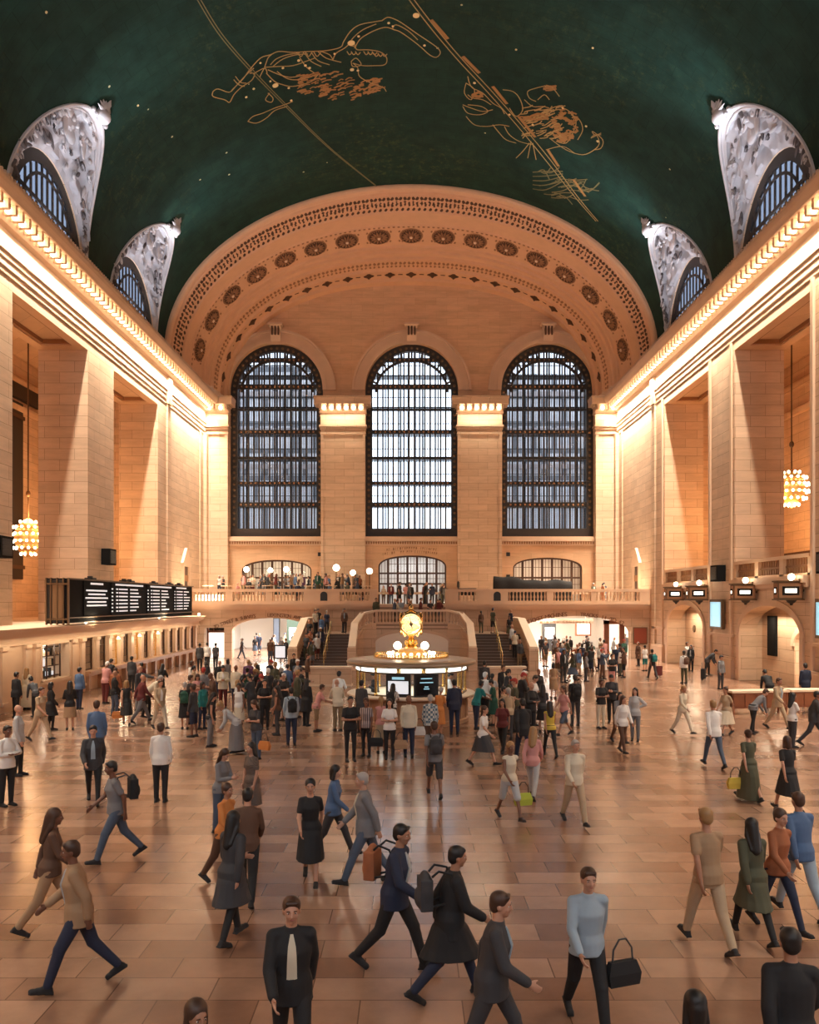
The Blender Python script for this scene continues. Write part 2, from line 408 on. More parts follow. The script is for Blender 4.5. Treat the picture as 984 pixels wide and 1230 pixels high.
# end wall ---------------------------------------------------------------------------
def end_wall():
    mb = MB()
    WX = (-12.1, 0.05, 12.25)
    slab(mb, emap, -19, 19, 9.6, 36.5, 0, 1.2, [(x-4.18, x+4.18, 10.2, 23.3, 4.25, 2) for x in WX], 40)
    low = [(-15.2,-8.95,3.9,7.15,.95,2.2),(-2.95,3.15,3.9,7.5,1.0,2.2),(9.15,15.35,3.9,7.35,.95,2.2)]
    slab(mb, emap, -19, 19, 3.6, 9.6, 0, 1.2, low, 24)
    w = mb.build('wall_end', M['tymp'], **ST)
    # arch mouldings round the window heads and keystones
    mb = MB()
    for x in WX:
        arch_ring(mb, emap, x, 23.3, 4.18, 4.55, 4.25, 4.62, -.30, .1, 40)
        arch_ring(mb, emap, x, 23.3, 4.55, 5.15, 4.62, 5.2, -.16, .0, 40)
        arch_ring(mb, emap, x, 23.3, 5.15, 5.35, 5.2, 5.4, -.28, .0, 40)
        mb.loft([[(x-.42,YB-.3,27.6),(x+.42,YB-.3,27.6),(x+.42,YB,27.6),(x-.42,YB,27.6)],
                 [(x-.45,YB-.62,28.2),(x+.45,YB-.62,28.2),(x+.45,YB,28.2),(x-.45,YB,28.2)],
                 [(x-.5,YB-.5,28.7),(x+.5,YB-.5,28.7),(x+.5,YB,28.7),(x-.5,YB,28.7)],
                 [(x-.5,YB-.75,28.95),(x+.5,YB-.75,28.95),(x+.5,YB,28.95),(x-.5,YB,28.95)]])
        mb.box(x-.65, x+.65, YB-.85, YB, 28.95, 29.15)
        mb.box(x-.85, x+.85, YB-.35, YB, 27.4, 27.62)
        mb.mi = 1
        for k in (-1, 0, 1): mb.box(x+k*.28-.07, x+k*.28+.07, YB-.68, YB-.45, 28.1, 28.9)
        mb.mi = 0
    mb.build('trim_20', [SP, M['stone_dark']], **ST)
    # pilasters with lit capitals
    for i, (x0, x1) in enumerate(((-8.0,-4.1),(4.15,8.05),(-18.3,-16.3),(16.4,18.3))):
        mb = MB(); d = YB-.75
        mb.box(x0, x1, d, YB, 3.6, 19.3)
        for a, b, p in ((x0-.02,x0+.22,.1),(x1-.22,x1+.02,.1)): mb.box(a, b, d-p, d, 3.6, 19.2)
        ex = lambda p: (x0-p if abs(x0) < 17 else x0, x1+p if abs(x1) < 17 else x1)
        for p, z0, z1 in ((.12,19.2,19.42),(.02,19.42,19.62),(.16,19.62,19.85),(.28,19.85,20.02),(.08,20.02,21.05),(.25,21.05,21.2),(.38,21.62,21.75),(.95,21.72,22.2),(1.02,22.2,22.42)):
            a, b = ex(p*.55); mb.box(a, b, d-p, YB, z0, z1)
        mb.box(ex(.1)[0], ex(.1)[1], d-.3, YB, 21.2, 21.7)
        n = 6 if i < 2 else 2
        for k in range(n+1):
            xx = x0+(x1-x0)*k/n; mb.box(xx-.1, xx+.1, d-.85, d-.3, 21.3, 21.75)
        cap = mb.build('trim_%d' % (21+i), S, **ST)
        for k in range(n):
            xx = x0+(x1-x0)*(k+.5)/n; q = MB(); q.ball((0,0,0), (.17,.17,.2), 12, 8)
            o = q.build('bulb', M['bulb'], cap, 60); o.location = (xx, d-.6, 21.45)
        area('capital_lamps', ((x0+x1)/2, d-.75, 21.2), (radians(-12),0,0), x1-x0, 210 if i < 2 else 150, (1,.84,.62), .3)
    # sill band
    mb = MB()
    for a, b in ((-16.3,-8.0),(-4.1,4.15),(8.05,16.4)):
        mb.box(a, b, YB-.4, YB, 9.75, 10.15); mb.box(a, b, YB-.25, YB, 9.4, 9.75)
        mb.mi = 1
        for k in range(38):
            u = a+(b-a)*(k+.5)/38; mb.box(u-.06, u+.06, YB-.33, YB-.24, 9.5, 9.72)
        mb.mi = 0
        mb.box(a, b, YB-.14, YB, 5.0, 5.2)
    mb.build('trim_25', [SP, M['stone_mid']], **ST)
    # small black vents
    for x, z in ((-8.9,8.6),(-8.2,8.6),(-4.9,8.65),(5.0,8.65),(8.7,8.6),(8.7,6.6)):
        if x == -8.9: continue
        mb = MB(); mb.box(x-.17,x+.17,YB-.06,YB,z-.17,z+.17); mb.mi = 1
        for k in range(3): mb.box(x-.13,x+.13,YB-.075,YB-.06,z-.1+.09*k,z-.06+.09*k)
        mb.build('wall_vent', [M['black'], M['dark_iron']], label='small square black loudspeaker grille set in the end wall under the windows', category='grille', group='square grilles on the end wall')
    # carved lettering marks over the doors (unreadable in the photograph)
    mb = MB(); rr = random.Random(3)
    for row, (z, hw) in enumerate(((9.05,2.2),(8.72,2.55))):
        x = -hw
        while x < hw:
            wdt = rr.uniform(.09,.16); zz = z-.035*(x*x)
            if rr.random() > .15:
                mb.box(x, x+.035, YB-.02, YB, zz, zz+.22); mb.box(x, x+wdt*.8, YB-.02, YB, zz+rr.choice((0,.09,.19)), zz+rr.choice((.03,.12,.22)) if False else zz+.22)
            x += wdt+.07
    mb.build('trim_26', M['stone_mid'], **ST)
M['tymp'] = stone('end_wall_stone', (.70,.45,.275), (.64,.40,.24), (.46,.28,.165), w=1.9, h=.62, jw=.006, var=.2, bump=.08)
end_wall()

# great windows ------------------------------------------------------------------
def great_window(i, xc):
    root = empty('window_%d' % (i+1), (0,0,0), **ST)
    d = YB+.75; z0, zs, R = 10.2, 23.3, 4.18
    fr = MB()
    top = lambda x, m=0: zs + (R-m+.07)*sqrt(max(0, 1-(x/(R-m))**2)) if abs(x) < R-m else zs
    em = lambda u, t, z: (u, d+t, z)
    # outer frame: jambs with rosettes, arch, sill
    fr.box(xc-R, xc-R+.62, d-.35, d+.1, z0, zs); fr.box(xc+R-.62, xc+R, d-.35, d+.1, z0, zs)
    arch_ring(fr, em, xc, zs, R-.62, R, R-.55, R+.07, -.35, .1, 40)
    fr.box(xc-R, xc+R, d-.4, d+.1, z0, z0+.75)
    fr.build('window_frame', M['dark_iron'], root)
    ro = MB()
    z = z0+1.1
    while z < zs:
        for sx in (-1, 1): ro.ball((xc+sx*(R-.31), d-.36, z), (.13,.06,.13), 8, 6)
        z += .52
    for k in range(1, 24):
        a = pi*k/24; ro.ball((xc+(R-.31)*cos(a), d-.36, zs+(R-.28)*sin(a)), (.13,.06,.13), 8, 6)
    ro.build('rosette', M['bronze'], root)
    # horizontal ornamental bands
    hb = MB()
    bands = [(12.9,.42),(14.9,.30),(17.2,.24),(19.5,.36),(21.6,.16),(23.55,.42),(26.0,.35)]
    for z, h in bands:
        w = R if z < zs else sqrt(max(.1, R*R-(z+h-zs)**2))
        hb.box(xc-w+.1, xc+w-.1, d-.24, d+.02, z, z+h)
        hb.box(xc-w+.1, xc+w-.1, d-.3, d-.24, z, z+.07); hb.box(xc-w+.1, xc+w-.1, d-.3, d-.24, z+h-.07, z+h)
    hb.build('transom', M['dark_iron'], root)
    dots = MB()
    for z, h in bands:
        if h < .3: continue
        w = R-.7 if z < zs else sqrt(max(.1, R*R-(z+h-zs)**2))-.7
        n = int(w*2/.42)
        for k in range(n): dots.ball((xc-w+2*w*(k+.5)/n, d-.25, z+h/2), (.09,.04,.1), 6, 5)
    dots.build('rosette', M['stone_mid'], root)
    # vertical mullions
    n = 15
    for k in range(1, n):
        x = -R+.62 + (2*R-1.24)*k/n
        q = MB(); zt = top(x, .3)
        q.box(xc+x-.07, xc+x+.07, d-.2, d, z0+.6, zt)
        q.build('mullion', M['dark_iron'], root)
    th = MB()
    for k in range(n):
        x = -R+.62 + (2*R-1.24)*(k+.5)/n; th.box(xc+x-.022, xc+x+.022, d-.1, d, z0+.6, top(x, .3))
    th.build('glazing_bar', M['dark_iron'], root)
    # radial bars of the fanlight
    fan = MB()
    arch_ring(fan, em, xc, zs, 3.15, 3.35, 2.75, 2.95, -.28, -.05, 32)
    for k in range(1, 12):
        a = pi*k/12; p0 = (xc+3.2*cos(a), d-.2, zs+2.85*sin(a)); p1 = (xc+3.75*cos(a), d-.2, zs+3.8*sin(a)); fan.tube(p0, p1, .09, n=6)
    fan.build('fan_bar', M['dark_iron'], root)
    g = MB(); ring = [(xc-R, d+.06, z0), (xc+R, d+.06, z0)] + [(xc+R*cos(pi*k/30), d+.06, zs+R*sin(pi*k/30)) for k in range(31)]
    g.loft([ring, [(p[0], d+.08, p[2]) for p in ring]])
    g.build('window_glass', M['glass'] if i == 1 else M['glass_dim'], root)
    # glass walkways between the two window skins
    wk = MB()
    for z in (13.0, 15.0, 17.3, 19.6, 22.0, 24.9):
        wk.box(xc-R-.4, xc+R+.4, d+.5, d+1.7, z, z+.12); wk.tube((xc-R-.4, d+.6, z+1.0), (xc+R+.4, d+.6, z+1.0), .035, n=6)
    for k in range(12):
        x = xc-R+2*R*(k+.5)/12; wk.box(x-.06, x+.06, d+1.7, d+1.8, 9.8, 28)
    wk.build('glass_walkway', M['dark_iron'] if i != 1 else M['walk'], root)
M['walk'] = flat('pale_walkway_steel', (.30,.33,.36), .5, .2)
for i, xc in enumerate((-12.1, .05, 12.25)): great_window(i, xc)
# neighbouring facades seen through the side windows
for i, (x0, x1) in enumerate(((-34,-6.2),(7.0,36))):
    mb = MB(); mb.box(x0, x1, 92, 104, 0, 30.5 if i == 0 else 29.5); mb.mi = 1
    for zz in range(3, 30, 4):
        mb.box(x0-.2, x1+.2, 91.7, 92, zz, zz+.5)
    mb.build('exterior_building', [M['pale_build'], M['pale_ledge']] if 'pale_ledge' in M else [M['pale_build'], M['relief']], **ST)

# arch ring under the vault ------------------------------------------------------------
def ringpt(a, d, off):
    v = (d-63)/11.4; A = 18.5-1.5*v-off; B = 12.5-1.65*v-off; z0 = 23.1-.5*v; n = 2+.25*v
    c, s_ = cos(a), max(0, sin(a))
    return Vector((A*math.copysign(abs(c)**(2/n), c), d, z0+B*s_**(2/n)))
def arch_soffit():
    P = [(62.3,-.1),(62.3,.25),(62.4,.38),(62.65,.42),(62.85,.32),(62.9,.22),(63.1,.22),(63.15,.34),(63.3,.34),(63.35,.2),(65.2,.2),(65.25,.32),(65.45,.32),(65.5,.16),(67.0,.14),(67.05,.24),(67.2,.24),(67.25,.1),
         (69.8,.1),(69.85,.26),(70.05,.26),(70.1,.16),(70.4,.16),(70.45,.36),(70.7,.36),(70.75,.28),(71.05,.28),(71.1,.48),(71.4,.48),(71.45,.36),(72.6,.36),(72.65,.56),(72.85,.56),(72.9,.42),(74.0,.42),(74.05,.66),(74.3,.66),(74.8,.66)]
    mb = MB(); n = 97
    V = [ringpt(pi*i/(n-1), d, o) for i in range(n) for d, o in P]; m = len(P)
    mb.add(V, [(i*m+j, (i+1)*m+j, (i+1)*m+j+1, i*m+j+1) for i in range(n-1) for j in range(m-1)])
    ring = mb.build('trim_30', M['arch'], smooth=None, **ST)
    # equally spaced angles along the arc
    def arc(n, d, off, inset=0):
        K = 600; pts = [ringpt(pi*k/K, d, off) for k in range(K+1)]; L = [0]
        for k in range(K): L.append(L[-1]+(pts[k+1]-pts[k]).length)
        out = []; k = 0
        for j in range(n):
            t = inset+(L[-1]-2*inset)*(j+.5)/n
            while L[k+1] < t: k += 1
            out.append(pi*(k+(t-L[k])/(L[k+1]-L[k]))/K)
        return out
    def frame(a, d, off):
        p = ringpt(a, d, off); e = .004
        tu = (ringpt(a+e, d, off)-ringpt(a-e, d, off)).normalized(); tv = (ringpt(a, d+.05, off)-ringpt(a, d-.05, off)).normalized()
        nn = tu.cross(tv).normalized(); c = Vector((0, d, 23)); 
        if nn.dot(c-p) < 0: nn = -nn
        return p, tu, tv, nn
    def stamp(mb, a, d, off, shape, h=.05):
        """flat-ish raised shape given as polygon in (u,v) metres"""
        p, tu, tv, nn = frame(a, d, off)
        for poly in shape:
            lo = [p+tu*u+tv*v for u, v in poly]; hi = [q+nn*h for q in lo]; mb.loft([lo, hi])
    # rosettes, each a carved disc with petals
    for a in arc(17, 68.5, .1, .9):
        p, tu, tv, nn = frame(a, 68.5, .1)
        q = MB()
        def disc(r0, r1, z0, z1, mi, k=28):
            q.mi = mi
            q.loft([[tuple(Vector((r*cos(2*pi*j/k), r*sin(2*pi*j/k), z))) for j in range(k)] for r, z in ((r0,z0),(r1,z1))])
        disc(.99,.95,0,.05,1); disc(.91,.88,.0,.075,0)
        for j in range(14):
            t = 2*pi*j/14; q.mi = 1
            R3 = Matrix.Rotation(t, 3, 'Z'); q.ball(R3 @ Vector((.5,0,.12)), (.24,.075,.06), 8, 6, R3)
        q.mi = 0; disc(.22,.2,.07,.17,1); q.mi = 2; q.ball((0,0,.2), (.13,.13,.08), 10, 6)
        q.mi = 1
        for j in range(28):
            t = 2*pi*j/28; q.ball((.84*cos(t), .84*sin(t), .1), (.05,.05,.04), 6, 4)
        o = q.build('rosette', [M['stone_dark'], M['stone_mid'], M['cream']], ring, 40)
        o.matrix_world = Matrix(((tu.x,tv.x,nn.x,p.x),(tu.y,tv.y,nn.y,p.y),(tu.z,tv.z,nn.z,p.z),(0,0,0,1)))
    # leaf scroll bands
    leaf = lambda s_, f=1: [(-.0*s_,-.18*s_),(.10*s_*f,-.05*s_),(.16*s_*f,.10*s_),(.04*s_,.20*s_),(-.08*s_*f,.10*s_),(-.12*s_*f,-.05*s_)]
    mb = MB(); rr = random.Random(5)
    for j, a in enumerate(arc(150, 63.85, .2)):
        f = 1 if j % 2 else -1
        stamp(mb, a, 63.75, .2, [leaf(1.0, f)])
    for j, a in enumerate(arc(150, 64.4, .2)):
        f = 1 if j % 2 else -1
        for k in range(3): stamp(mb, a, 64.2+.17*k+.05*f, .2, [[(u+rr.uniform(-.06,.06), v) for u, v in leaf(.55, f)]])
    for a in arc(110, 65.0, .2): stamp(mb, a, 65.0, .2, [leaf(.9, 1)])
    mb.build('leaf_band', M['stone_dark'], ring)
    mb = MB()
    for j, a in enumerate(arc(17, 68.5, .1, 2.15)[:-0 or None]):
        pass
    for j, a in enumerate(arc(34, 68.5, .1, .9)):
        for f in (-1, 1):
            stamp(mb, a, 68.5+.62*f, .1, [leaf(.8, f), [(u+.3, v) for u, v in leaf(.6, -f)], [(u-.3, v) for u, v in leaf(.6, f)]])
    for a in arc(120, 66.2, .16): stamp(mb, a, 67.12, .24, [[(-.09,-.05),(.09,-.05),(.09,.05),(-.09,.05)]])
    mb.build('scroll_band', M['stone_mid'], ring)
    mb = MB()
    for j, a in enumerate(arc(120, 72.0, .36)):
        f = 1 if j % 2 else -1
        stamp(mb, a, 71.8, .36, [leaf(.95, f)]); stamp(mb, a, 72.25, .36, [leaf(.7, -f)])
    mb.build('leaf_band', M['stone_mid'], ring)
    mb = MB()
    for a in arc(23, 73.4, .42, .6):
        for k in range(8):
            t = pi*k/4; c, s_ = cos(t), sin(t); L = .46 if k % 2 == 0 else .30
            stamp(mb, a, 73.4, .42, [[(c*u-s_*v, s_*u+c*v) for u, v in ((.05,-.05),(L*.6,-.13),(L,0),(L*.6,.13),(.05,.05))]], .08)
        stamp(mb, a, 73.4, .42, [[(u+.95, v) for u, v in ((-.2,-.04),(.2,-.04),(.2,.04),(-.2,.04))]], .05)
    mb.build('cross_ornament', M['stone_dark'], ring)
M['arch'] = flat('arch_soffit_plaster', (.70,.42,.25), .6, noise_amt=.1, nscale=1.5)
arch_soffit()

# the vault with its lunette cut-outs --------------------------------------------------
def vault():
    mb = MB()
    NZ = 14; zr = [22.3+7*sin(pi/2*k/NZ) for k in range(NZ+1)]
    wz = lambda z: 4.75*sqrt(max(0, 1-((z-22.3)/7)**2))
    for s in (-1, 1):
        for c in BAYS:
            for sd in (-1, 1):
                def fn(u, v):
                    k = min(NZ, int(round(v*NZ))); z = zr[k]
                    y = c + sd*(6.5*(1-u) + wz(z)*u); return (s*vx(z), y, z)
                mb.grid(fn, 7, NZ+1)
        for y0, y1 in ((-12, BAYS[0]-6.5), (BAYS[-1]+6.5, 62.6)):
            mb.grid(lambda u, v: (s*vx(zr[min(NZ,int(round(v*NZ)))]), y0+(y1-y0)*u, zr[min(NZ,int(round(v*NZ)))]), 6, NZ+1)
    a0 = math.asin(6.2/12.5)
    mb.grid(lambda u, v: (18.5*cos(a0+(pi-2*a0)*v), -12+74.6*u, 23.1+12.5*sin(a0+(pi-2*a0)*v)), 60, 41)
    bm_me = mb.mesh('ceiling', None)
    bm = bmesh.new(); bm.from_mesh(bm_me); bmesh.ops.remove_doubles(bm, verts=bm.verts, dist=.002); bm.to_mesh(bm_me); bm.free()
    bm_me.shade_smooth(); bm_me.materials.append(M['vault'])
    o = bpy.data.objects.new('ceiling', bm_me); COL.objects.link(o); o['kind'] = 'structure'
    return o
ceiling = vault()
# closed back of the hall behind the camera with three daylight windows
mb = MB(); slab(mb, lambda u, t, z: (u, -12-t, z), -22, 22, 0, 36.5, 0, .5, [(x-4.18, x+4.18, 10.2, 23.3, 4.25, 2) for x in (-12.1,.05,12.25)], 12)
mb.build('wall_near', S, **ST)

# lunettes --------------------------------------------------------------------------------
def lunette(s, c, num, detail=True):
    root = empty('window_%d' % num, (0,0,0), **ST)
    A = lambda ph: (c+4.4*cos(ph), 22.3+4.8*sin(ph))
    B = lambda ph: (c+4.77*cos(ph), 22.3+7.02*sin(ph))
    def P(ph, v, off=0):
        y0, z0 = A(ph); y1, z1 = B(ph); z1 = min(z1, 29.3); x0, x1 = HW+.22, vx(z1)-.02
        w = v
        y = y0+(y1-y0)*w; z = z0+(z1-z0)*w; x = x0+(x1-x0)*w
        z += .55*sin(pi*w)*sin(ph)                   # the web bows upward a little
        return Vector((s*x, y, z-off))
    n, m = 97, 25
    mb = MB()
    def web(u, v):
        ph = pi*(.005+.99*u); p = P(ph, v)
        # carved relief: deep folds inside, plain border at the rim
        e = min(1, max(0, (.84-v)/.06))*min(1, max(0, (v-.03)/.05))*min(1, sin(ph)*2.2)
        q = Vector((p.y*1.15, p.z*1.15, v*3.2+s))
        r = noise.turbulence(q, 3, False) if detail else 0
        r2 = noise.noise(q*1.7)
        o = e*(.42*r+.28*r2)
        return tuple(p + Vector((-s*.6*o, 0, -.8*o)))
    mb.grid(web, n if detail else 33, m if detail else 5)
    for f_i, f in enumerate(mb.f):
        v_idx = f[0] % (m if detail else 5)
        mb.m[f_i] = 1 if v_idx >= (m-5 if detail else 4) else 0
    mb.build('relief_web', [M['relief'], M['relief_white']], root, 30)
    if detail:
        rr = random.Random(int(c*10)+s)
        # raised rib along the rim
        rb = MB(); rb.path([P(pi*(.01+.98*k/40), .985, .03) for k in range(41)], .09, 6); rb.path([P(pi*(.01+.98*k/40), .83, .05) for k in range(41)], .06, 6)
        rb.build('rim_rib', M['relief_white'], root, 40)
        # scrolls, garlands and a winged-wheel like central shape
        sc = MB(); dk = MB()
        for k in range(34):
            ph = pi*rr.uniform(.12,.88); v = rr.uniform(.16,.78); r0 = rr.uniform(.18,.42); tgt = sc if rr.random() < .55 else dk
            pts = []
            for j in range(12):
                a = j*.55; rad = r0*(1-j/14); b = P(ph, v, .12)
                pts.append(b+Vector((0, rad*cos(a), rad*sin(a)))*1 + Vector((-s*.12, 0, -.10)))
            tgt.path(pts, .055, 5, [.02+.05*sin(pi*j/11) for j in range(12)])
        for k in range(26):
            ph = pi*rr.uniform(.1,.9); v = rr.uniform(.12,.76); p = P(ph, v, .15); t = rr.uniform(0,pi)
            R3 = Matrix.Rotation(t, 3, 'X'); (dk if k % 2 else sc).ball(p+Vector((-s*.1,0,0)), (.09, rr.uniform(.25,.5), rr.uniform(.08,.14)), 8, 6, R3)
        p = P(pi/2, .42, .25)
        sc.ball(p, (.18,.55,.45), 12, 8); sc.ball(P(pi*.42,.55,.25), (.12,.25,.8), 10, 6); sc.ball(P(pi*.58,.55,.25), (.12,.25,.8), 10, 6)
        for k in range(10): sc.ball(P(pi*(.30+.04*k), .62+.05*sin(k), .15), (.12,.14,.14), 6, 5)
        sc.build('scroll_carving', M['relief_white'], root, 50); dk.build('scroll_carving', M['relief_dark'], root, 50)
        # crest at the tip
        cr = MB(); tip = Vector((s*vx(29.2), c, 29.2)); inn = Vector((-s*.75, 0, .1)); up = Vector((-s*.35, 0, .93))
        cr.ball(tip+inn*.5, (.35,.5,.4), 10, 8); cr.path([tip+inn*.6+up*(.15*k) for k in range(7)], .1, 6, [.16,.2,.14,.1,.13,.07,.02])
        for k in range(9):
            a = -1.3+2.6*k/8
            cr.path([tip+inn*.5+Vector((0, sin(a)*.2*j, 0))+(up*cos(a)*.2*j)+inn*(.1*sin(j)) for j in range(5)], .08, 5, [.1,.12,.1,.07,.02])
        for k in range(8): cr.ball(tip+inn*(.2+.1*(k%3))+Vector((0,.2*(k-3.5),-.12*(k%2))), .13, 6, 5)
        cr.build('crest', M['relief_white'], root, 50)
    # window grille
    g = MB(); t = lambda u, tt, z: (s*(HW+tt), u, z)
    arch_ring(g, t, c, 22.3, 3.8, 4.4, 4.2, 4.8, .30, .44, 24)
    arch_ring(g, t, c, 22.3, 3.2, 3.34, 3.6, 3.76, .26, .32, 24)
    g.build('window_frame', M['dark_iron'], root)
    for k in range(1, 12):
        y = -3.7+7.4*k/12; zt = 22.3+4.2*sqrt(max(0, 1-(y/3.75)**2)); q = MB()
        q.box(min(s*(HW+.32),s*(HW+.37)), max(s*(HW+.32),s*(HW+.37)), c+y-.10, c+y+.10, 22.1, zt); q.build('bar', M['dark_iron'], root)
    q = MB(); q.box(min(s*(HW+.28),s*(HW+.35)), max(s*(HW+.28),s*(HW+.35)), c-3.5, c+3.5, 24.3, 24.5); q.box(min(s*(HW+.25),s*(HW+.45)), max(s*(HW+.25),s*(HW+.45)), c-4.2, c+4.2, 22.1, 22.35)
    q.build('transom', M['dark_iron'], root)
    ring = [(c+4.35*cos(pi*k/24), 22.2+4.75*sin(pi*k/24)) for k in range(25)]
    q = MB(); q.loft([[(s*(HW+.39), y, z) for y, z in ring], [(s*(HW+.41), y, z) for y, z in ring]]); q.build('window_glass', M['glass_lunette'], root)
n = 4
for s in (-1, 1):
    for c in BAYS[::-1]: lunette(s, c, n, c > 20); n += 1
# pale light-well walls outside the lunettes
for s in (-1, 1):
    mb = MB(); a, b = s*31, s*31.6; mb.box(min(a,b), max(a,b), -10, 70, 20, 34)
    for k in range(9): mb.box(min(s*30.8,s*31), max(s*30.8,s*31), -8+9*k, -7.2+9*k, 20, 34)
    mb.build('exterior_wall', M['lightwell'], **ST)
# ================================================================ BALCONY, STAIRS, PASSAGES
YF = 63.5                          # front of the balcony
def baluster_mesh():
    q = MB(); q.lathe([(.075,0),(.075,.06),(.045,.09),(.05,.13),(.085,.24),(.08,.32),(.04,.48),(.035,.54),(.06,.58),(.06,.64)], n=8)
    me = q.mesh('baluster', 50); me.materials.append(SP); return me
BAL = baluster_mesh()
def baluster(parent, x, y, z, sc=1):
    o = bpy.data.objects.new('baluster', BAL); COL.objects.link(o); o.parent = parent; o.location = (x, y, z); o.scale = (1,1,sc); return o
M['landing_stone'] = flat('darkened_landing_stone', (.30,.19,.12), .5, noise_amt=.15, nscale=2); M['lit_marble'] = flat('niche_marble_painted_lit', (.90,.78,.64), .4)  # landing darkened for baluster gaps; niche brightened to look lit, both by colour
def balcony():
    mp = lambda u, t, z: (u, YF+.35+t, z)
    mb = MB()
    # face wall with the two passage arches
    slab(mb, mp, -HW, -3.6, 0, 3.75, 0, .8, [(-13.75,-7.75,0,2.1,1.0,2),(-15.9,-14.35,0,2.35,0,2)], 28)
    slab(mb, mp, 3.6, HW, 0, 3.75, 0, .8, [(8.35,16.85,0,2.0,1.25,2)], 32)
    slab(mb, mp, -3.6, 3.6, 0, 3.75, 0, .8)
    mb.build('wall_balcony', S, **ST)
    mb = MB()
    mb.box(-HW, HW, YF, YB, 3.8, 4.15)                     # floor slab
    for z0, z1, p in ((3.72,3.82,.12),(3.82,3.95,.28),(3.95,4.12,.42),(4.12,4.22,.50)):
        mb.box(-HW, -2.6, YF-p, YF+.5, z0, z1); mb.box(2.6, HW, YF-p, YF+.5, z0, z1)
    mb.box(-HW, -2.6, YF-.1, YF+.35, 4.22, 4.42); mb.box(2.6, HW, YF-.1, YF+.35, 4.22, 4.42)
    for a, b in ((-HW,-2.6),(2.6,HW)):
        mb.box(a, b, YF-.14, YF+.4, 5.1, 5.22); mb.box(a, b, YF-.1, YF+.36, 5.22, 5.32)
    # pedestals between the baluster runs
    peds = [(-HW,-16.7),(-14.15,-13.6),(-11.1,-10.6),(-8.2,-5.45),(-3.2,-2.6),(2.6,3.6),(5.0,7.4),(10.35,10.85),(13.7,14.1),(17.4,HW)]
    for a, b in peds: mb.box(a, b, YF-.12, YF+.36, 4.3, 5.15)
    mb.mi = 1
    for x in (-6.65, 6.55):                                # dark arched speaker niches
        arch = [(x-.27, YF-.15, 4.42), (x+.27, YF-.15, 4.42)] + [(x+.27*cos(pi*k/10), YF-.15, 4.88+.24*sin(pi*k/10)) for k in range(11)]
        mb.loft([arch, [(p[0], YF-.1, p[2]) for p in arch]])
    bal = mb.build('trim_40', [SP, M['black']], **ST)
    runs = [(-16.7,-14.15),(-13.6,-11.1),(-10.6,-8.2),(-5.45,-3.2),(3.6,5.0),(7.4,10.35),(10.85,13.7),(14.1,17.4)]
    for a, b in runs:
        n = max(2, int((b-a)/.25))
        for k in range(n): baluster(bal, a+(b-a)*(k+.5)/n, YF+.1, 4.42, 1.06)
    # centre: three broad steps down to the landing
    mb = MB()
    for k in range(6): mb.box(-2.6, 2.6, YF-1.8+.3*k, YF+.1, 2.6, 2.9+.21*k)
    mb.box(-3.35, 3.35, 56.4, YF+.4, 2.5, 2.85)            # upper landing
    mb.box(-7.4, -3.3, 58.2, YF+.4, 1.8, 2.1); mb.box(3.6, 7.8, 58.2, YF+.4, 1.8, 2.1)
    mb.box(-7.4, -3.3, 58.2, 58.5, 0, 2.1); mb.box(3.6, 7.8, 58.2, 58.5, 0, 2.1)
    for k in range(4):
        mb.box(-3.35-.3*(k+1), -3.3, 59.6, YF+.3, 2.0, 2.85-.19*(k+1)); mb.box(3.3, 3.65+.3*(k+1), 59.6, YF+.3, 2.0, 2.85-.19*(k+1))
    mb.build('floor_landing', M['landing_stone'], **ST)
    # front of the landing: bowed wall with a niche coloured as if lit
    prof = [(-3.75,53.0),(-3.75,55.2),(-3.3,56.1),(-2.35,56.6),(2.45,56.6),(3.4,56.1),(3.9,55.2),(3.9,53.0)]
    mb = MB()
    def wallpath(pts, zt, zb, th=.18, closed=False):
        P = [Vector((x, y, 0)) for x, y in pts]; R = []
        for i, p in enumerate(P):
            t = (P[min(i+1,len(P)-1)]-P[max(0,i-1)]).normalized(); nn = Vector((-t.y, t.x, 0))*th
            a, b = (zt[i] if hasattr(zt,'__len__') else zt), (zb[i] if hasattr(zb,'__len__') else zb)
            R.append([p-nn+Vector((0,0,b)), p+nn+Vector((0,0,b)), p+nn+Vector((0,0,a)), p-nn+Vector((0,0,a))])
        mb.loft(R)
    full = [(-3.75,55.2),(-3.3,56.1),(-2.35,56.6),(2.45,56.6),(3.4,56.1),(3.9,55.2)]
    wallpath(full, [2.1,2.75,2.95,2.95,2.75,2.1], 0, .18)
    wallpath(full, [1.78,2.55,2.7,2.7,2.55,1.78], [1.7,2.42,2.58,2.58,2.42,1.7], .26)
    # string walls beside the flights, with sloping rails
    for x, sg in ((-3.75,-1),(3.9,1)):
        wallpath([(x,52.9),(x,55.3)], [1.2,2.2], 0, .2)
        mb.box(x-.28, x+.28, 52.5, 53.0, 0, 1.45)
    for x in (-7.5, 7.75):
        wallpath([(x,53.0),(x,58.4),(x,63.4)], [1.15,3.0,3.0], 0, .2); mb.box(x-.3, x+.3, 52.5, 53.1, 0, 1.4)
    lw = mb.build('wall_stair_landing', S, **ST)
    mb = MB()
    wallpath([(-3.75,52.6),(-3.75,55.2),(-3.3,56.1),(-2.35,56.6),(2.45,56.6),(3.4,56.1),(3.9,55.2),(3.9,52.6)], [1.55,2.95,3.62,3.82,3.82,3.62,2.95,1.55], [1.42,2.82,3.5,3.68,3.68,3.5,2.82,1.42], .24)
    for x in (-7.5, 7.75): wallpath([(x,52.6),(x,58.4),(x,63.3)], [1.52,3.2,3.2], [1.38,3.05,3.05], .26)
    mb.build('handrail', M['cream'], lw)
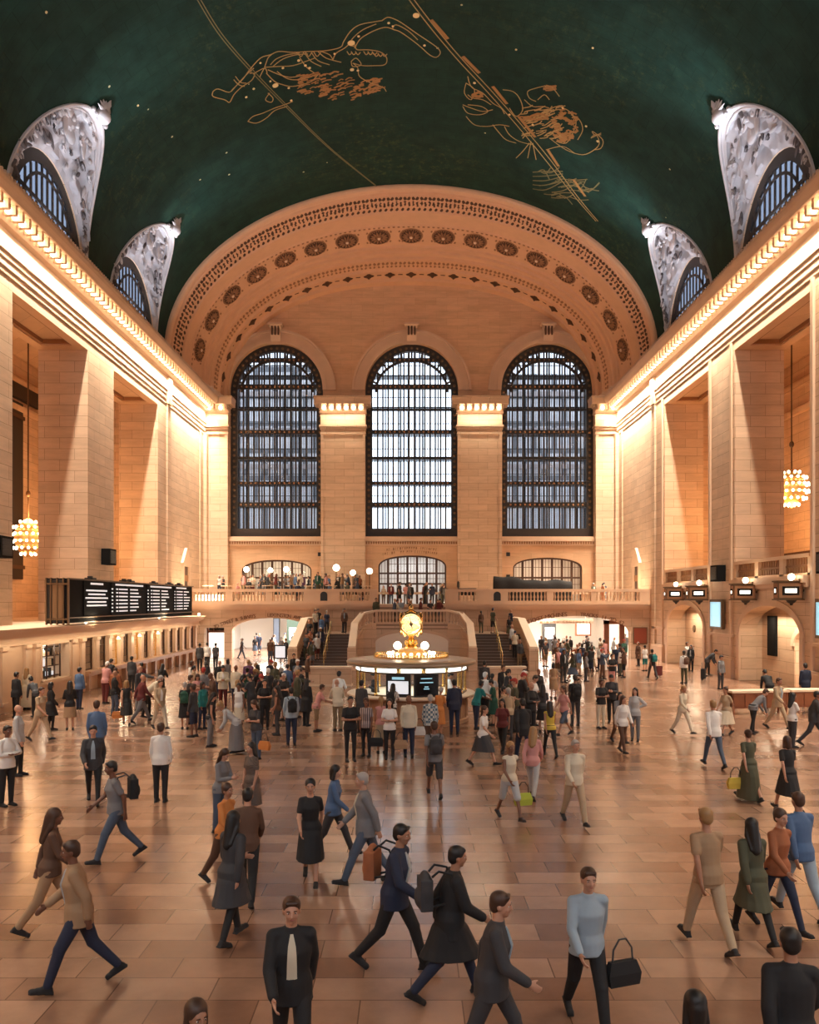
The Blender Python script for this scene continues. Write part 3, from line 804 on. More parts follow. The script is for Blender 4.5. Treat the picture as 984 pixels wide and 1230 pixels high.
    def lerp_run(p0, p1, z0, z1, n):
        for k in range(n):
            u = (k+.5)/n; baluster(lw, p0[0]+(p1[0]-p0[0])*u, p0[1]+(p1[1]-p0[1])*u, z0+(z1-z0)*u, 1.15)
    lerp_run((-2.25,56.6),(2.35,56.6), 2.95, 2.95, 20); lerp_run((-3.25,56.12),(-2.5,56.55), 2.76, 2.93, 4); lerp_run((2.6,56.55),(3.35,56.12), 2.93, 2.76, 4)
    lerp_run((-3.72,55.25),(-3.38,56.0), 2.14, 2.68, 4); lerp_run((3.87,55.25),(3.5,56.0), 2.14, 2.68, 4)
    q = MB()
    for x in (-2.35, 2.45, -3.3, 3.4): q.box(x-.1, x+.1, (56.5 if abs(x) < 3 else 56.0), (56.75 if abs(x) < 3 else 56.25), 2.7, 3.7)
    q.build('rail_post', SP, lw)
    q = MB(); d = 56.38                                      # niche with its arched panel, lamplight put into its bright colour
    ring = [(-2.5,d,0),(2.6,d,0)] + [(.05+2.55*cos(pi*k/20), d, 1.55+.75*sin(pi*k/20)**.8) for k in range(21)]
    q.loft([ring, [(p[0], d+.06, p[2]) for p in ring]]); q.mi = 1
    arch_ring(q, lambda u, t, z: (u, d+t, z), .05, 1.55, 2.5, 2.68, .75, .93, -.06, .1, 24)
    q.build('niche_panel', [M['lit_marble'], SP], lw)
    # flights
    mb = MB()
    for x0, x1 in ((-7.3,-3.95),(4.1,7.55)):
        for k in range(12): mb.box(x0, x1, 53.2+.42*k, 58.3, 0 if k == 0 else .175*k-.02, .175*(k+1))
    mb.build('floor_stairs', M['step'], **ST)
    for x in (-5.6, 5.85):
        q = MB(); q.path([(x,53.1,.95),(x,58.2,3.0)], .035, 8)
        for k in range(5): y = 53.3+1.15*k; q.tube((x,y,.2+.41*(y-53.1)-.15),(x,y,.95+.402*(y-53.1)), .025, n=6)
        q.build('handrail', M['brass'], label='slim brass handrail running up the middle of the %s flight of stairs' % ('left' if x < 0 else 'right'), category='handrail')
    # low marble walls in front of the flights
    for x0, x1, w in ((-5.75,-3.1,'left'),(4.0,5.9,'right')):
        q = MB(); q.box(x0, x1, 43.0, 43.4, 0, .92); q.box(x0+.1, x1-.1, 42.96, 43, .12, .8); q.mi = 1; q.box(x0-.06, x1+.06, 42.92, 43.5, .92, 1.02); q.box(x0-.05, x1+.05, 42.93, 43.45, 0, .1)
        q.build('low_marble_wall', [S, M['cream']], label='low marble parapet wall in front of the %s staircase' % w, category='parapet')
balcony()
# carved words over the passage arches
def words(txt, c, R, a0, size, d, mat, depth=.02):
    """letters laid along an arc of radius R about c (x, z)"""
    n = len(txt); root = None; cv = []
    for k, ch in enumerate(txt):
        if ch == ' ': continue
        a = a0[0]+(a0[1]-a0[0])*k/(n-1)
        t = bpy.data.curves.new('letter', 'FONT'); t.body = ch; t.size = size; t.extrude = depth; t.align_x = 'CENTER'
        o = bpy.data.objects.new('letter', t); COL.objects.link(o)
        o.location = (c[0]+R*sin(a), d, c[1]+R*cos(a)); o.rotation_euler = (pi/2, 0, 0)
        o.rotation_euler = (Matrix.Rotation(a, 3, 'Y') @ Matrix.Rotation(pi/2, 3, 'X')).to_euler()
        cv.append(o)
    bpy.context.view_layer.update(); dg = bpy.context.evaluated_depsgraph_get(); mb = MB()
    for o in cv:
        me = bpy.data.meshes.new_from_object(o.evaluated_get(dg)); mw = o.matrix_world
        mb.add([mw @ v.co for v in me.vertices], [list(p.vertices) for p in me.polygons]); bpy.data.objects.remove(o); bpy.data.meshes.remove(me)
    return mb
M['carved'] = flat('carved_letter_brown', (.20,.09,.045), .7)
mb = words('TICKET MACHINES', (12.5,-7.2), 10.45, (-.335,-.06), .46, YF+.33, M['carved']); mb.build('trim_41', M['carved'], **ST)
mb = words('TRACKS 11 TO 42', (12.5,-7.2), 10.45, (.055,.36), .42, YF+.33, M['carved']); mb.build('trim_42', M['carved'], **ST)
mb = words('TO STREET & SUBWAYS', (-10.75,-7.2), 10.4, (-.42,-.12), .38, YF+.33, M['carved']); mb.build('trim_43', M['carved'], **ST)
mb = words('LEXINGTON AVENUE', (-10.75,-7.2), 10.4, (-.02,.27), .38, YF+.33, M['carved']); mb.build('trim_44', M['carved'], **ST)

def passages():
    # left passage: white vaulted hall with a dark blue display wall
    mb = MB()
    W = M['white_plaster']
    pl = MB(); pl.box(-17.4,-3.3,65.6,74.2,4.15,4.9); pl.build('floor_platform', M['cream'], **ST)
    for x0, x1 in ((-16.2,-6.8),(7.4,17.6)):
        mb.box(x0-.3, x0, YF+1.15, 79, 0, 3.6); mb.box(x1, x1+.3, YF+1.15, 79, 0, 3.6); mb.box(x0, x1, 79, 79.3, 0, 3.6); mb.box(x0, x1, YF+1.15, 79, 3.4, 3.7)
    mb.build('wall_passage', W, **ST)
    for k, (x, p, cc) in enumerate(((-11.5,1700,(1,.93,.80)),(-9.0,1500,(.90,.95,1)),(10.2,2800,(1,.95,.84)),(13.5,1300,(1,.90,.72)))):
        area('passage_ceiling_lamp', (x, 70, 3.35), (0,0,0), 2.6, p*.9, cc, 9)
    q = MB(); q.box(-11.2,-9.9,75,76,0,2.9); q.mi = 1; q.box(-11.0,-10.1,74.95,75,.9,2.0); q.build('ticket_kiosk', [M['green_metal'], M['screen_white']], label='dark green information kiosk with a small white and red notice inside the left passage', category='kiosk')
    q = MB(); q.box(-9.8,-8.2,76,76.2,0,3.1); q.mi = 1; q.box(-9.7,-8.3,75.9,76,.4,3.0); q.build('blue_display_wall', [M['black'], M['blue_wall']], label='tall dark blue display panel at the back of the left passage', category='panel')
    q = MB(); q.box(-12.6,-12.0,76,76.2,.0,3.0); q.mi = 1; q.box(-12.52,-12.08,75.95,76,.4,2.8); q.build('blue_display_wall', [M['black'], M['blue_wall']], label='narrow blue grey door panel beside the kiosk in the left passage', category='panel')
    q = MB(); q.box(11.6,12.7,73,74,0,2.6); q.mi = 1; q.box(11.75,12.55,72.95,73,1.1,2.1); q.build('ticket_kiosk', [M['black'], M['screen_white']], label='black ticket machine cabinet with a lit screen inside the right passage', category='ticket machine')
    q = MB(); q.box(14.6,16.0,74,74.2,1.3,2.7); q.mi = 1; q.box(14.75,15.85,73.95,74,1.45,2.55); q.build('lit_window_panel', [M['wood'], M['glow_white']], label='lit counter window with wooden frame at the back of the right passage', category='window')
    for k, x in enumerate((9.0, 9.6, 10.1)):
        q = MB(); q.box(x,x+.42,76,76.05,.2,2.6); q.mi = 1; q.box(x+.04,x+.38,75.98,76,.3,2.5); q.build('passage_poster', [M['brass'], M['poster%d' % k]], label=('tall yellow', 'tall pale grey', 'tall ochre')[k]+' poster on the white back wall of the right passage', category='poster')
    # hanging sign inside right passage
    mb2 = words('DINING CONCOURSE', (12.2,-40), 42.68, (-.045,.045), .24, 65.78, None); 
    q = MB(); q.box(10.0,14.4,65.8,65.9,2.62,3.0); q.tube((10.6,65.85,3.0),(10.6,65.85,3.4),.02); q.tube((13.8,65.85,3.0),(13.8,65.85,3.4),.02)
    o = q.build('hanging_sign', M['sign_face'], label='long pale hanging sign with small orange capitals under the right passage arch', category='sign')
    mb2.build('lettering', M['gold_orange'], o)
    # doorway at the right end of the right passage
    q = MB(); q.box(15.0,15.4,64.7,65,0,2.9); q.box(16.2,16.6,64.7,65,0,2.9); q.box(15.0,16.6,64.7,65,2.6,2.9); q.build('door_10', M['wood'], **ST)
    # white doorway at the left end with dark transom panes
    q = MB(); d = YF+1.2
    q.box(-15.9,-15.75,d,d+.1,0,3.2); q.box(-14.5,-14.35,d,d+.1,0,3.2); q.box(-15.9,-14.35,d,d+.1,1.95,2.1); q.box(-15.4,-15.34,d,d+.1,2.1,2.35); q.mi = 1; q.box(-15.75,-14.5,d+.3,d+.35,0,1.95); q.mi = 2; q.box(-15.75,-14.5,d+.12,d+.14,2.1,2.35)
    q.build('door_11', [M['wood'], M['glow_white'], M['screen_black']], **ST)
    # red poster and pale notice board at the right corner
    q = MB(); q.box(17.0,18.1,YF+.25,YF+.32,1.1,2.4); q.mi = 1; q.box(17.08,18.02,YF+.22,YF+.25,1.18,2.32)
    q.build('red_poster', [M['bronze'], M['red_board']], label='dark red notice board on the wall right of the wide passage arch', category='notice board')
    q = MB(); q.box(-8.05,-7.75,50.3,50.5,.0,.06); q.tube((-7.9,50.4,.03),(-7.9,50.4,.9),.03); q.box(-8.3,-7.55,50.36,50.44,.9,1.75); q.mi = 1; q.box(-8.22,-7.63,50.34,50.36,.98,1.67)
    q.build('floor_sign', [M['black'], M['screen_white']], label='free-standing black framed white notice on a post near the left stairs', category='sign')
M['green_metal'] = flat('dark_green_metal', (.03,.055,.04), .4); M['blue_wall'] = flat('blue_grey_display', (.10,.13,.19), .4)
M['poster0'] = flat('poster_yellow', (.62,.46,.10), .6); M['poster1'] = flat('poster_grey', (.55,.52,.46), .6); M['poster2'] = flat('poster_ochre', (.55,.36,.12), .6)
M['sign_face'] = flat('pale_sign_face', (.75,.62,.5), .5); M['red_board'] = flat('dark_red_board', (.26,.05,.02), .6)
passages()

# low arched windows and the glass doors on the balcony ------------------------------------
def low_window(num, a, b, zb, zs, rise, cols, door=False):
    root = empty('window_%d' % num if not door else 'door_1', (0,0,0), **ST); d = YB+.35; uc, hw = (a+b)/2, (b-a)/2
    zz = lambda u: zs+rise*max(0, 1-abs((u-uc)/hw)**2.2)**(1/2.2)
    fr = MB(); em = lambda u, t, z: (u, d+t, z)
    fr.box(a, a+.14, d-.1, d+.1, zb, zs); fr.box(b-.14, b, d-.1, d+.1, zb, zs)
    arch_ring(fr, em, uc, zs, hw-.14, hw, rise-.14, rise, -.1, .1, 24, 2.2)
    for k in range(1, cols):
        x = a+(b-a)*k/cols; fr.box(x-.1, x+.1, d-.08, d+.05, zb, zz(x)-.05)
    for z in ((6.9, 5.95) if door else (6.5, 5.3)): fr.box(a, b, d-.09, d+.06, z-.08, z+.08)
    if not door: fr.box(a, b, d-.1, d+.1, zb, zb+.2)
    for z0, z1 in (((6.98, 8.6),(6.03, 6.82)) if door else ((6.58, 8.5),(5.38, 6.42))):
        for k in range(cols):
            for f in (.33, .67):
                x = a+(b-a)*(k+f)/cols; fr.box(x-.02, x+.02, d-.03, d, z0, min(z1, zz(x)-.05))
            zm = (z0+min(z1, zs+rise))/2; x0, x1 = a+(b-a)*k/cols, a+(b-a)*(k+1)/cols
            if zm < min(zz(x0+.01), zz(x1-.01)): fr.box(x0, x1, d-.03, d, zm-.02, zm+.02)
    fr.build('window_frame', M['dark_wood'], root)
    ring = [(a,zb),(b,zb)]+[(uc+hw*cos(pi*k/20), zz(uc+hw*cos(pi*k/20))) for k in range(21)]
    q = MB(); q.loft([[(x, d+.04, z) for x, z in ring], [(x, d+.06, z) for x, z in ring]]); q.build('window_glass', M['glass'], root)
    # the room behind
    q = MB(); q.box(a-1.2, b+1.2, 80.2, 80.5, 3.6, 8.9); q.box(a-1.3, a-1.1, YB+1.25, 80.3, 3.6, 8.9); q.box(b+1.1, b+1.3, YB+1.25, 80.3, 3.6, 8.9); q.box(a-1.2, b+1.2, YB+1.25, 80.3, 8.8, 9.0); q.box(a-1.2, b+1.2, YB, 80.3, 3.6, 3.9)
    q.build('wall_back_room', M['white_plaster'], **ST)
M['dark_wood'] = flat('dark_bronze_window_frame', (.07,.032,.018), .4, .2)
low_window(14, -15.2, -8.95, 3.9, 7.15, .95, 7); low_window(15, 9.15, 15.35, 3.9, 7.35, .95, 7); low_window(16, -2.95, 3.15, 3.9, 7.5, 1.0, 7, True)
area('back_room_lamp', (-12, 77.6, 8.7), (0,0,0), 5, 240, (1,.75,.5), 2.5)
area('back_room_lamp', (12.2, 77.6, 8.7), (0,0,0), 5, 230, (1,.66,.42), 2.5)
area('back_room_lamp', (.1, 77.6, 8.7), (0,0,0), 5, 200, (1,.93,.88), 2.5)
for x, w in ((-2.3,'left'),(2.2,'right')):       # dark banners with crossed loops seen through the door fanlight
    pass
# niches in the side walls on the balcony
for s in (-1, 1):
    q = MB(); y0, y1 = 66.6, 68.0
    X = lambda t: s*(HW-t)
    def bx(t0, t1, a, b, z0, z1): q.box(min(X(t0),X(t1)), max(X(t0),X(t1)), a, b, z0, z1)
    bx(0,.18,y0-.35,y0,3.9,7.2); bx(0,.18,y1,y1+.35,3.9,7.2); bx(0,.25,y0-.4,y1+.4,7.2,7.45)
    q.hexa([(X(0),y0-.5,7.45),(X(.22),y0-.5,7.45),(X(.22),y1+.5,7.45),(X(0),y1+.5,7.45),(X(0),67.25,8.7),(X(.22),67.25,8.7),(X(.22),67.35,8.7),(X(0),67.35,8.7)])
    q.mi = 1; bx(-.01,.04,y0,y1,3.9,7.2); q.mi = 2; bx(.04,.08,y0,y1,6.0,6.5)
    q.build('door_%d' % (12 if s < 0 else 13), [SP, M['dark_wood'], M['stone_mid']], **ST)

# ================================================================ INFORMATION BOOTH
BX, BY = 0.0, 31.0
def booth():
    r = empty('information_booth', (BX, BY, 0), label='round marble and brass information booth with lit windows in the middle of the hall', category='information booth')
    q = MB(); q.lathe([(2.12,0),(2.12,.12),(2.05,.16),(2.05,.85),(2.15,.92),(2.15,.96),(1.75,.96),(1.75,.02)], n=64)
    for k in range(24):
        a = 2*pi*k/24; R3 = Matrix.Rotation(a, 3, 'Z'); q.cbox(R3 @ Vector((2.07,0,.5)), (.03,.05,.34), R3)
    q.build('counter_base', M['booth_stone'], r, 40)
    q = MB(); q.lathe([(1.5,.95),(2.35,.95),(2.38,.98),(2.38,1.02),(2.33,1.05),(1.5,1.05)], n=64); q.build('counter_top', M['cream'], r, 40)
    n = 14
    for k in range(n):
        a = 2*pi*(k+.5)/n-pi/2; q = MB(); q.tube((2.0*cos(a),2.0*sin(a),1.05),(2.0*cos(a),2.0*sin(a),2.05),.045,n=8); q.ball((2.0*cos(a),2.0*sin(a),1.1),.07,8,6); q.ball((2.0*cos(a),2.0*sin(a),2.0),.07,8,6); q.build('post', M['brass'], r, 50)
    for k in range(n):
        a = 2*pi*k/n-pi/2; R3 = Matrix.Rotation(a, 3, 'Z')
        if k not in (n-1+0, 0, 1):
            q = MB(); q.cbox(R3 @ Vector((1.96,0,1.5)), (.008,.40,.42), R3); q.build('window_pane', M['glass'], r)
        q = MB(); q.cbox(R3 @ Vector((1.97,0,1.96)), (.05,.36,.07), R3); q.build('light_panel', M['cool_panel'], r)
        for zz in (1.07, 1.86): q = MB(); q.cbox(R3 @ Vector((1.99,0,zz)), (.035,.42,.025), R3); q.build('window_rail', M['bronze'], r)
    # two screens facing the camera
    for a, mt, nm in ((-pi/2-.22, 'screen_white', 'left'), (-pi/2+.26, 'screen_black', 'right')):
        R3 = Matrix.Rotation(a, 3, 'Z'); c = R3 @ Vector((2.02,0,1.46))
        q = MB(); q.cbox(c, (.05,.44,.40), R3); q.mi = 1; q.cbox(c+R3 @ Vector((.055,0,-.07 if nm == 'left' else 0)), (.006,.36,.22 if nm == 'left' else .34), R3)
        q.mi = 2
        if nm == 'left': q.cbox(c+R3 @ Vector((.056,0,.25)), (.006,.22,.045), R3)
        else:
            for i, (w, z) in enumerate(((.2,.24),(.24,.1),(.07,-.05),(.1,-.12))): q.cbox(c+R3 @ Vector((.064,0,z)), (.003,w,.018), R3)
        q.build('screen', [M['black'], M[mt], M['screen_blue']], r, label='screen with a white page' if nm == 'left' else 'dark screen with a few pale lines')
    q = MB(); q.lathe([(.1,2.02),(2.2,2.04),(2.34,2.08),(2.4,2.14),(2.4,2.2),(2.32,2.25),(1.9,2.3),(1.2,2.34),(.2,2.36)], n=72); q.build('canopy', M['canopy'], r, 40)
    q = MB()
    for k in range(72):                                    # cresting round the upper deck
        a = 2*pi*k/72; c = (1.35*cos(a), 1.35*sin(a), 2.34); q.tube(c, (c[0],c[1],2.44), .03, .012, 5); q.ball((c[0],c[1],2.46), .03, 6, 4)
    q.lathe([(1.38,2.33),(1.40,2.33),(1.40,2.38),(1.38,2.38)], n=48); q.build('cresting', M['brass'], r, 50)
    q = MB(); q.lathe([(.62,2.34),(.62,2.42),(.5,2.46),(.46,2.56),(.55,2.6),(.55,2.64),(.3,2.68)], n=32)
    for k in range(16): a = 2*pi*k/16; q.ball((.58*cos(a),.58*sin(a),2.46), .06, 6, 5)
    q.build('drum', M['cool_brass'], r, 50)
    # ring of small white bulbs round the drum
    b0 = None
    for k in range(20):
        a = 2*pi*k/20
        if b0 is None: w = MB(); w.ball((0,0,0), .06, 8, 6); b0 = w.build('bulb', M['warm_lamp'], r, 50); b0.location = (.85*cos(a), .85*sin(a), 2.46)
        else: copy_one(b0, r, (.85*cos(a), .85*sin(a), 2.46))
    for k, a in enumerate((-.0, pi, pi/2, -pi/2)[:2]):
        q = MB(); x, y = .5*cos(a), .5*sin(a)-.35; q.lathe([(.07,2.36),(.03,2.42),(.03,2.6),(.08,2.64)], (x,y,0), 12); q.build('lamp_stem', M['brass'], r, 50)
        q = MB(); q.ball((x,y,2.76), .15, 14, 10); q.build('lamp_globe', M['warm_lamp'], r, 60)
        point('booth_lamp', (BX+x, BY+y-.02, 3.0), 10, (1,.85,.62), .12)
    area('booth_canopy_lamp', (BX, BY, 2.0), (0,0,0), 2.6, 60, (.95,1,.9))
    return r
M['booth_stone'] = flat('booth_marble', (.46,.26,.15), .35, noise_amt=.15, nscale=3); M['canopy'] = flat('brass_canopy_top', (.42,.32,.22), .35, .5); M['cool_brass'] = flat('pale_brass', (.9,.68,.36), .3, .9)
booth()
def clock():
    r = empty('clock', (BX, BY, 2.66), label='brass four-faced ball clock standing on top of the information booth', category='clock')
    q = MB(); q.lathe([(.30,0),(.30,.04),(.2,.08),(.12,.14),(.15,.2),(.2,.26),(.12,.32),(.09,.4),(.13,.46),(.2,.5)], n=24)
    for k in range(8): a = 2*pi*k/8; q.ball((.2*cos(a),.2*sin(a),.2), (.06,.06,.1), 6, 5)
    q.build('pedestal', M['brass'], r, 50)
    q = MB(); q.ball((0,0,.9), (.40,.40,.42), 24, 16); q.build('clock_body', M['brass'], r, 60)
    for k in range(4):
        a = pi/2*k-pi/2; R3 = Matrix.Rotation(a, 3, 'Z') @ Matrix.Rotation(pi/2, 3, 'Y')
        T = lambda m: m
        q = MB(); q.lathe([(.40,0),(.43,.02),(.43,.06),(.38,.09),(.37,.06)], n=36); q.v = [tuple(R3 @ Vector(p) + R3 @ Vector((0,0,.33)) + Vector((0,0,.9))) for p in q.v]
        fr = q.build('bezel', M['brass'], r, 50)
        q = MB(); q.lathe([(.375,0),(.375,.03)], n=36); q.v = [tuple(R3 @ Vector(p) + R3 @ Vector((0,0,.36)) + Vector((0,0,.9))) for p in q.v]
        f = q.build('dial', M['dial'], r)
        q = MB(); up = Vector((0,0,1)); o_ = R3 @ Vector((0,0,.395)) + Vector((0,0,.9)); rt = (R3 @ Vector((0,0,1))).cross(up)
        for j in range(12):
            t = 2*pi*j/12; d_ = up*cos(t)+rt*sin(t); q.tube(o_+d_*.29, o_+d_*.345, .009, n=4)
        q.build('hour_mark', M['black'], f)
        for t, L, w in ((radians(12), .29, .010), (radians(192), .19, .015)):
            d_ = up*cos(t)+rt*sin(t); q = MB(); q.tube(o_-d_*.05+R3 @ Vector((0,0,.005)), o_+d_*L+R3 @ Vector((0,0,.005)), w*1.4, w*.5, 6); q.build('clock_hand', M['black'], f)
    q = MB()
    for k in range(4):
        a = pi/4+pi/2*k; q.path([(.3*cos(a),.3*sin(a),.45),(.46*cos(a),.46*sin(a),.7),(.48*cos(a),.48*sin(a),1.0),(.3*cos(a),.3*sin(a),1.28),(.1*cos(a),.1*sin(a),1.36)], .05, 8)
    q.lathe([(.2,1.28),(.14,1.34),(.06,1.38),(.1,1.44),(.09,1.5),(.03,1.58),(.0,1.62)], n=16); q.build('finial', M['brass'], r, 60)
M['dial'] = flat('lit_opal_dial', (1,.95,.85), .3, emit=(1,.96,.86), es=1.7)
clock()

# ================================================================ TICKET WINDOWS (left)
TX = -15.6
def ticket_row():
    r = empty('ticket_office', (TX, 48, 0), label='long marble ticket office front with barred windows and brass counters along the left wall', category='ticket office')
    L = MB(); y0, y1 = 24.0, 62.6
    X = lambda p: TX-p
    def bx(p0, p1, a, b, z0, z1, mi=0):
        L.mi = mi; L.box(TX-p1, TX-p0, a-0, b, z0, z1); L.mi = 0
    wins = []; 
    # big bay with the shop window, then narrow windows
    y = 40.6; k = 0
    while y < 61.5:
        wins.append((y, y+1.15, k)); y += 1.75; k += 1
    o = 0
    def B(p0, p1, a, b, z0, z1, mi=0, mbx=L):
        mbx.mi = mi; mbx.box(-p1, -p0, a-48, b-48, z0, z1); mbx.mi = 0
    B(.35, 2.7, y0, y1, 0, .95); B(.35, 2.7, y0, y1, 2.65, 2.95)
    B(.28, 2.7, y0, y1, 2.6, 2.7); B(.0, 2.7, y0, y1, 3.0, 3.12); B(-.12, 2.7, y0, y1, 3.12, 3.22); B(-.2, 2.7, y0, y1, 3.22, 3.3); B(.2, 2.7, y0, y1, 2.9, 3.02)
    B(1.6, 2.7, y0, y1, .95, 2.65)
    solid = [(y0, 35.7), (38.5, 40.6)] + [(w[1], w[1]+.60) for w in wins]
    for a, b in solid: B(.35, 1.6, a, min(b, y1), .95, 2.65)
    for a in (24.2,26.2,28.2,30.2,32.2,34.2,35.1,38.9,40.0): B(.22,.35,a,a+.42,.3,2.6); B(.16,.35,a-.05,a+.47,2.45,2.6); B(.16,.35,a-.05,a+.47,.3,.42)
    for (a, b, k) in wins: B(.22,.35,b+.09,b+.51,.95,2.6); B(.16,.35,b+.05,b+.55,2.45,2.6); B(.16,.35,b+.05,b+.55,.95,1.07)
    B(.2,.35,35.5,38.7,.8,.95); B(.2,.35,35.5,38.7,2.5,2.62); B(.2,.35,35.5,35.7,.9,2.6); B(.2,.35,38.5,38.7,.9,2.6)
    L.build('marble_front', SP, r)
    C = MB(); B(-.05,.4,40.4,y1,.88,.98,0,C); B(.05,.35,40.4,y1,.74,.88,0,C)
    for k in range(13): B(.1,.35,40.6+1.75*k,40.75+1.75*k,0,.8,0,C)
    C.build('counter', M['booth_stone'], r)
    for (a, b, k) in wins:
        w = MB(); B(.40,.46,a,b,.98,1.05,0,w); B(.40,.46,a,b,2.5,2.62,0,w); B(.4,.46,a,a+.07,.98,2.62,0,w); B(.4,.46,b-.07,b,.98,2.62,0,w)
        for j in range(1, 5): yy = a+(b-a)*j/5; B(.42,.44,yy-.012,yy+.012,1.35,2.5,0,w)
        for zz in (1.35,1.75,2.15): B(.42,.44,a,b,zz-.012,zz+.012,0,w)
        lit = k in (2, 4, 6)
        fr = w.build('ticket_window', M['brass'] if lit else M['dark_wood'], r)
        g = MB(); B(1.5,1.58,a,b,.95,2.65,0,g); g.build('blind', M['glow_white'] if lit else M['blind_dark'], fr)
        if lit:
            h = MB(); h.lathe([(.02,0),(.09,-.12),(.09,-.14),(.0,-.14)], (-.12, (a+b)/2-48, 2.5), 12); h.build('window_lamp', M['warm_lamp'], fr, 50)
            point('ticket_lamp', (TX+.15, (a+b)/2, 2.2), 30, (1,.80,.52), .08)
    # shop window with shelves
    w = MB(); B(1.3,1.38,35.7,38.5,.95,2.5,0,w); w.build('window_backing', M['glow_white'], r)
    w = MB()
    for zz in (1.0,1.45,1.9,2.3): B(.7,1.2,35.7,38.5,zz,zz+.04,0,w)
    for yy in (36.1,36.8,37.6,38.2): B(.5,.56,yy,yy+.05,.95,2.5,0,w)
    w.build('shelf', M['dark_wood'], r)
    rr = random.Random(2); w = MB()
    for zz in (1.04,1.49,1.94):
        yy = 35.8
        while yy < 38.3:
            d_ = rr.uniform(.1,.28); B(.8,1.1,yy,yy+d_,zz,zz+rr.uniform(.12,.36),rr.randrange(3),w); yy += d_+rr.uniform(.03,.2)
    w.build('window_goods', [M['screen_white'], M['black'], M['cream']], r)
    for yy in (40.3, 52.0, 61.8):
        w = MB(); w.lathe([(.02,0),(.05,.03),(.05,.05)], (-.15, yy-48, 3.3), 10); w.ball((-.15, yy-48, 3.42), .1, 12, 8); w.build('cornice_lamp', M['warm_lamp'], r, 50)
        point('ticket_cornice_lamp', (TX+.5, yy, 3.5), 30, (1,.82,.55), .1)
    for yy, z in ((35.1, 2.2), (39.4, 2.1)):
        pass
    point('shop_window_lamp', (TX-.8, 37.1, 2.3), 26, (1,.9,.7), .15)
M['matte_black'] = flat('matte_black', (.010,.010,.011), .8, spec=.1)
M['blind_dark'] = flat('brown_window_blind', (.16,.07,.035), .6)
ticket_row()
area('ticket_front_fill', (TX+.22, 48, 2.93), (0,0,0), .1, 170, (1,.80,.52), 22)  # added fill strips under the cornice, they brighten the ticket front
area('ticket_front_fill', (TX+.22, 34, 2.93), (0,0,0), .1, 45, (1,.80,.52), 6)
def board():
    x, y0, y1, z0, z1 = -15.3, 37.2, 58.4, 3.34, 5.42
    r = empty('departure_board', (x-.5, (y0+y1)/2, z0), label='long black train departure board of four screens above the ticket windows', category='departure board')
    def B(q, p0, p1, a, b, za, zb, mi=0): q.mi = mi; q.box(.5-p1, .5-p0, a-(y0+y1)/2, b-(y0+y1)/2, za-z0, zb-z0); q.mi = 0
    q = MB(); B(q, .08, .98, y0, y1, z0+.05, z1); B(q,0,.08,y0,y0+.9,z0+.05,z1,0); B(q, -.03,.02,y0,y1,z0+.28,z0+.33,1); B(q,-.03,.02,y0,y1,z0+.05,z0+.10,1); B(q,-.03,.02,y0,y1,z1-.05,z1+.02,1)
    q.build('casing', [M['matte_black'], M['bronze']], r)
    q = MB()
    B(q, .18, .98, y0-.04, y0, z0+.1, z1-.05, 0)
    for p in (.0,.22,.50,.78,.98): B(q, p-.03, p+.03, y0-.1, y0+.02, z0, z1+.02, 1)
    for z in (z0+.25, z1-.25): B(q, -.02, 1.0, y0-.12, y0+.02, z-.04, z+.04, 1)
    B(q, .28, .72, y0-.06, y0-.03, z0+.3, z1-.3, 2)
    q.build('end_panel', [M['black'], M['bronze'], M['brown_panel']], r)
    # the four screens: y-limits from near to far
    lim = [(39.0,42.2),(42.6,48.0),(48.4,53.6),(53.9,58.2)]
    rr = random.Random(11)
    for k, (a, b) in enumerate(lim):
        q = MB(); B(q, .03, .08, a, b, z0+.36, z1-.06); s_ = q.build('screen', M['matte_black'], r)
        t = MB(); w = b-a
        if k == 0:
            B(t,.015,.03,a+w*.25,a+w*.75,z1-.23,z1-.14)
            for j, zz in enumerate((.50,.68,.86,1.05,1.22)): o = (.08,.16,.05,.12,.10)[j]; B(t,.015,.03,a+w*o,a+w*(1-o),z1-zz-.05,z1-zz+.025)
        else:
            B(t,.015,.03,a+w*.10,b-w*.08 if k < 3 else b-w*.35,z1-.21,z1-.12)
            for j in range(7):
                zz = .38+.19*j
                for c0, c1 in ((0,.035),(.12,.17),(.20,.44),(.52,rr.uniform(.66,.86))): B(t,.015,.03,a+w*c0,a+w*c1,z1-zz-.055,z1-zz+.015)
        t.build('display_text', M['white_text'], s_)
    q = MB()
    for yy in (40.5,45.3,46.2,50.5,53.8,56): q.mi = 0; B(q,.2,.6,yy,yy+.5,z1,z1+.12); B(q,.3,.5,yy+.1,yy+.3,z1+.1,z1+.2)
    q.build('top_fitting', M['black'], r)
    area('board_glow', (x+.3, 48, 4.4), (0, radians(90), 0), 1.5, 10, (.9,.95,1), 18)
M['brown_panel'] = flat('brown_end_panel', (.20,.11,.05), .5)
board()

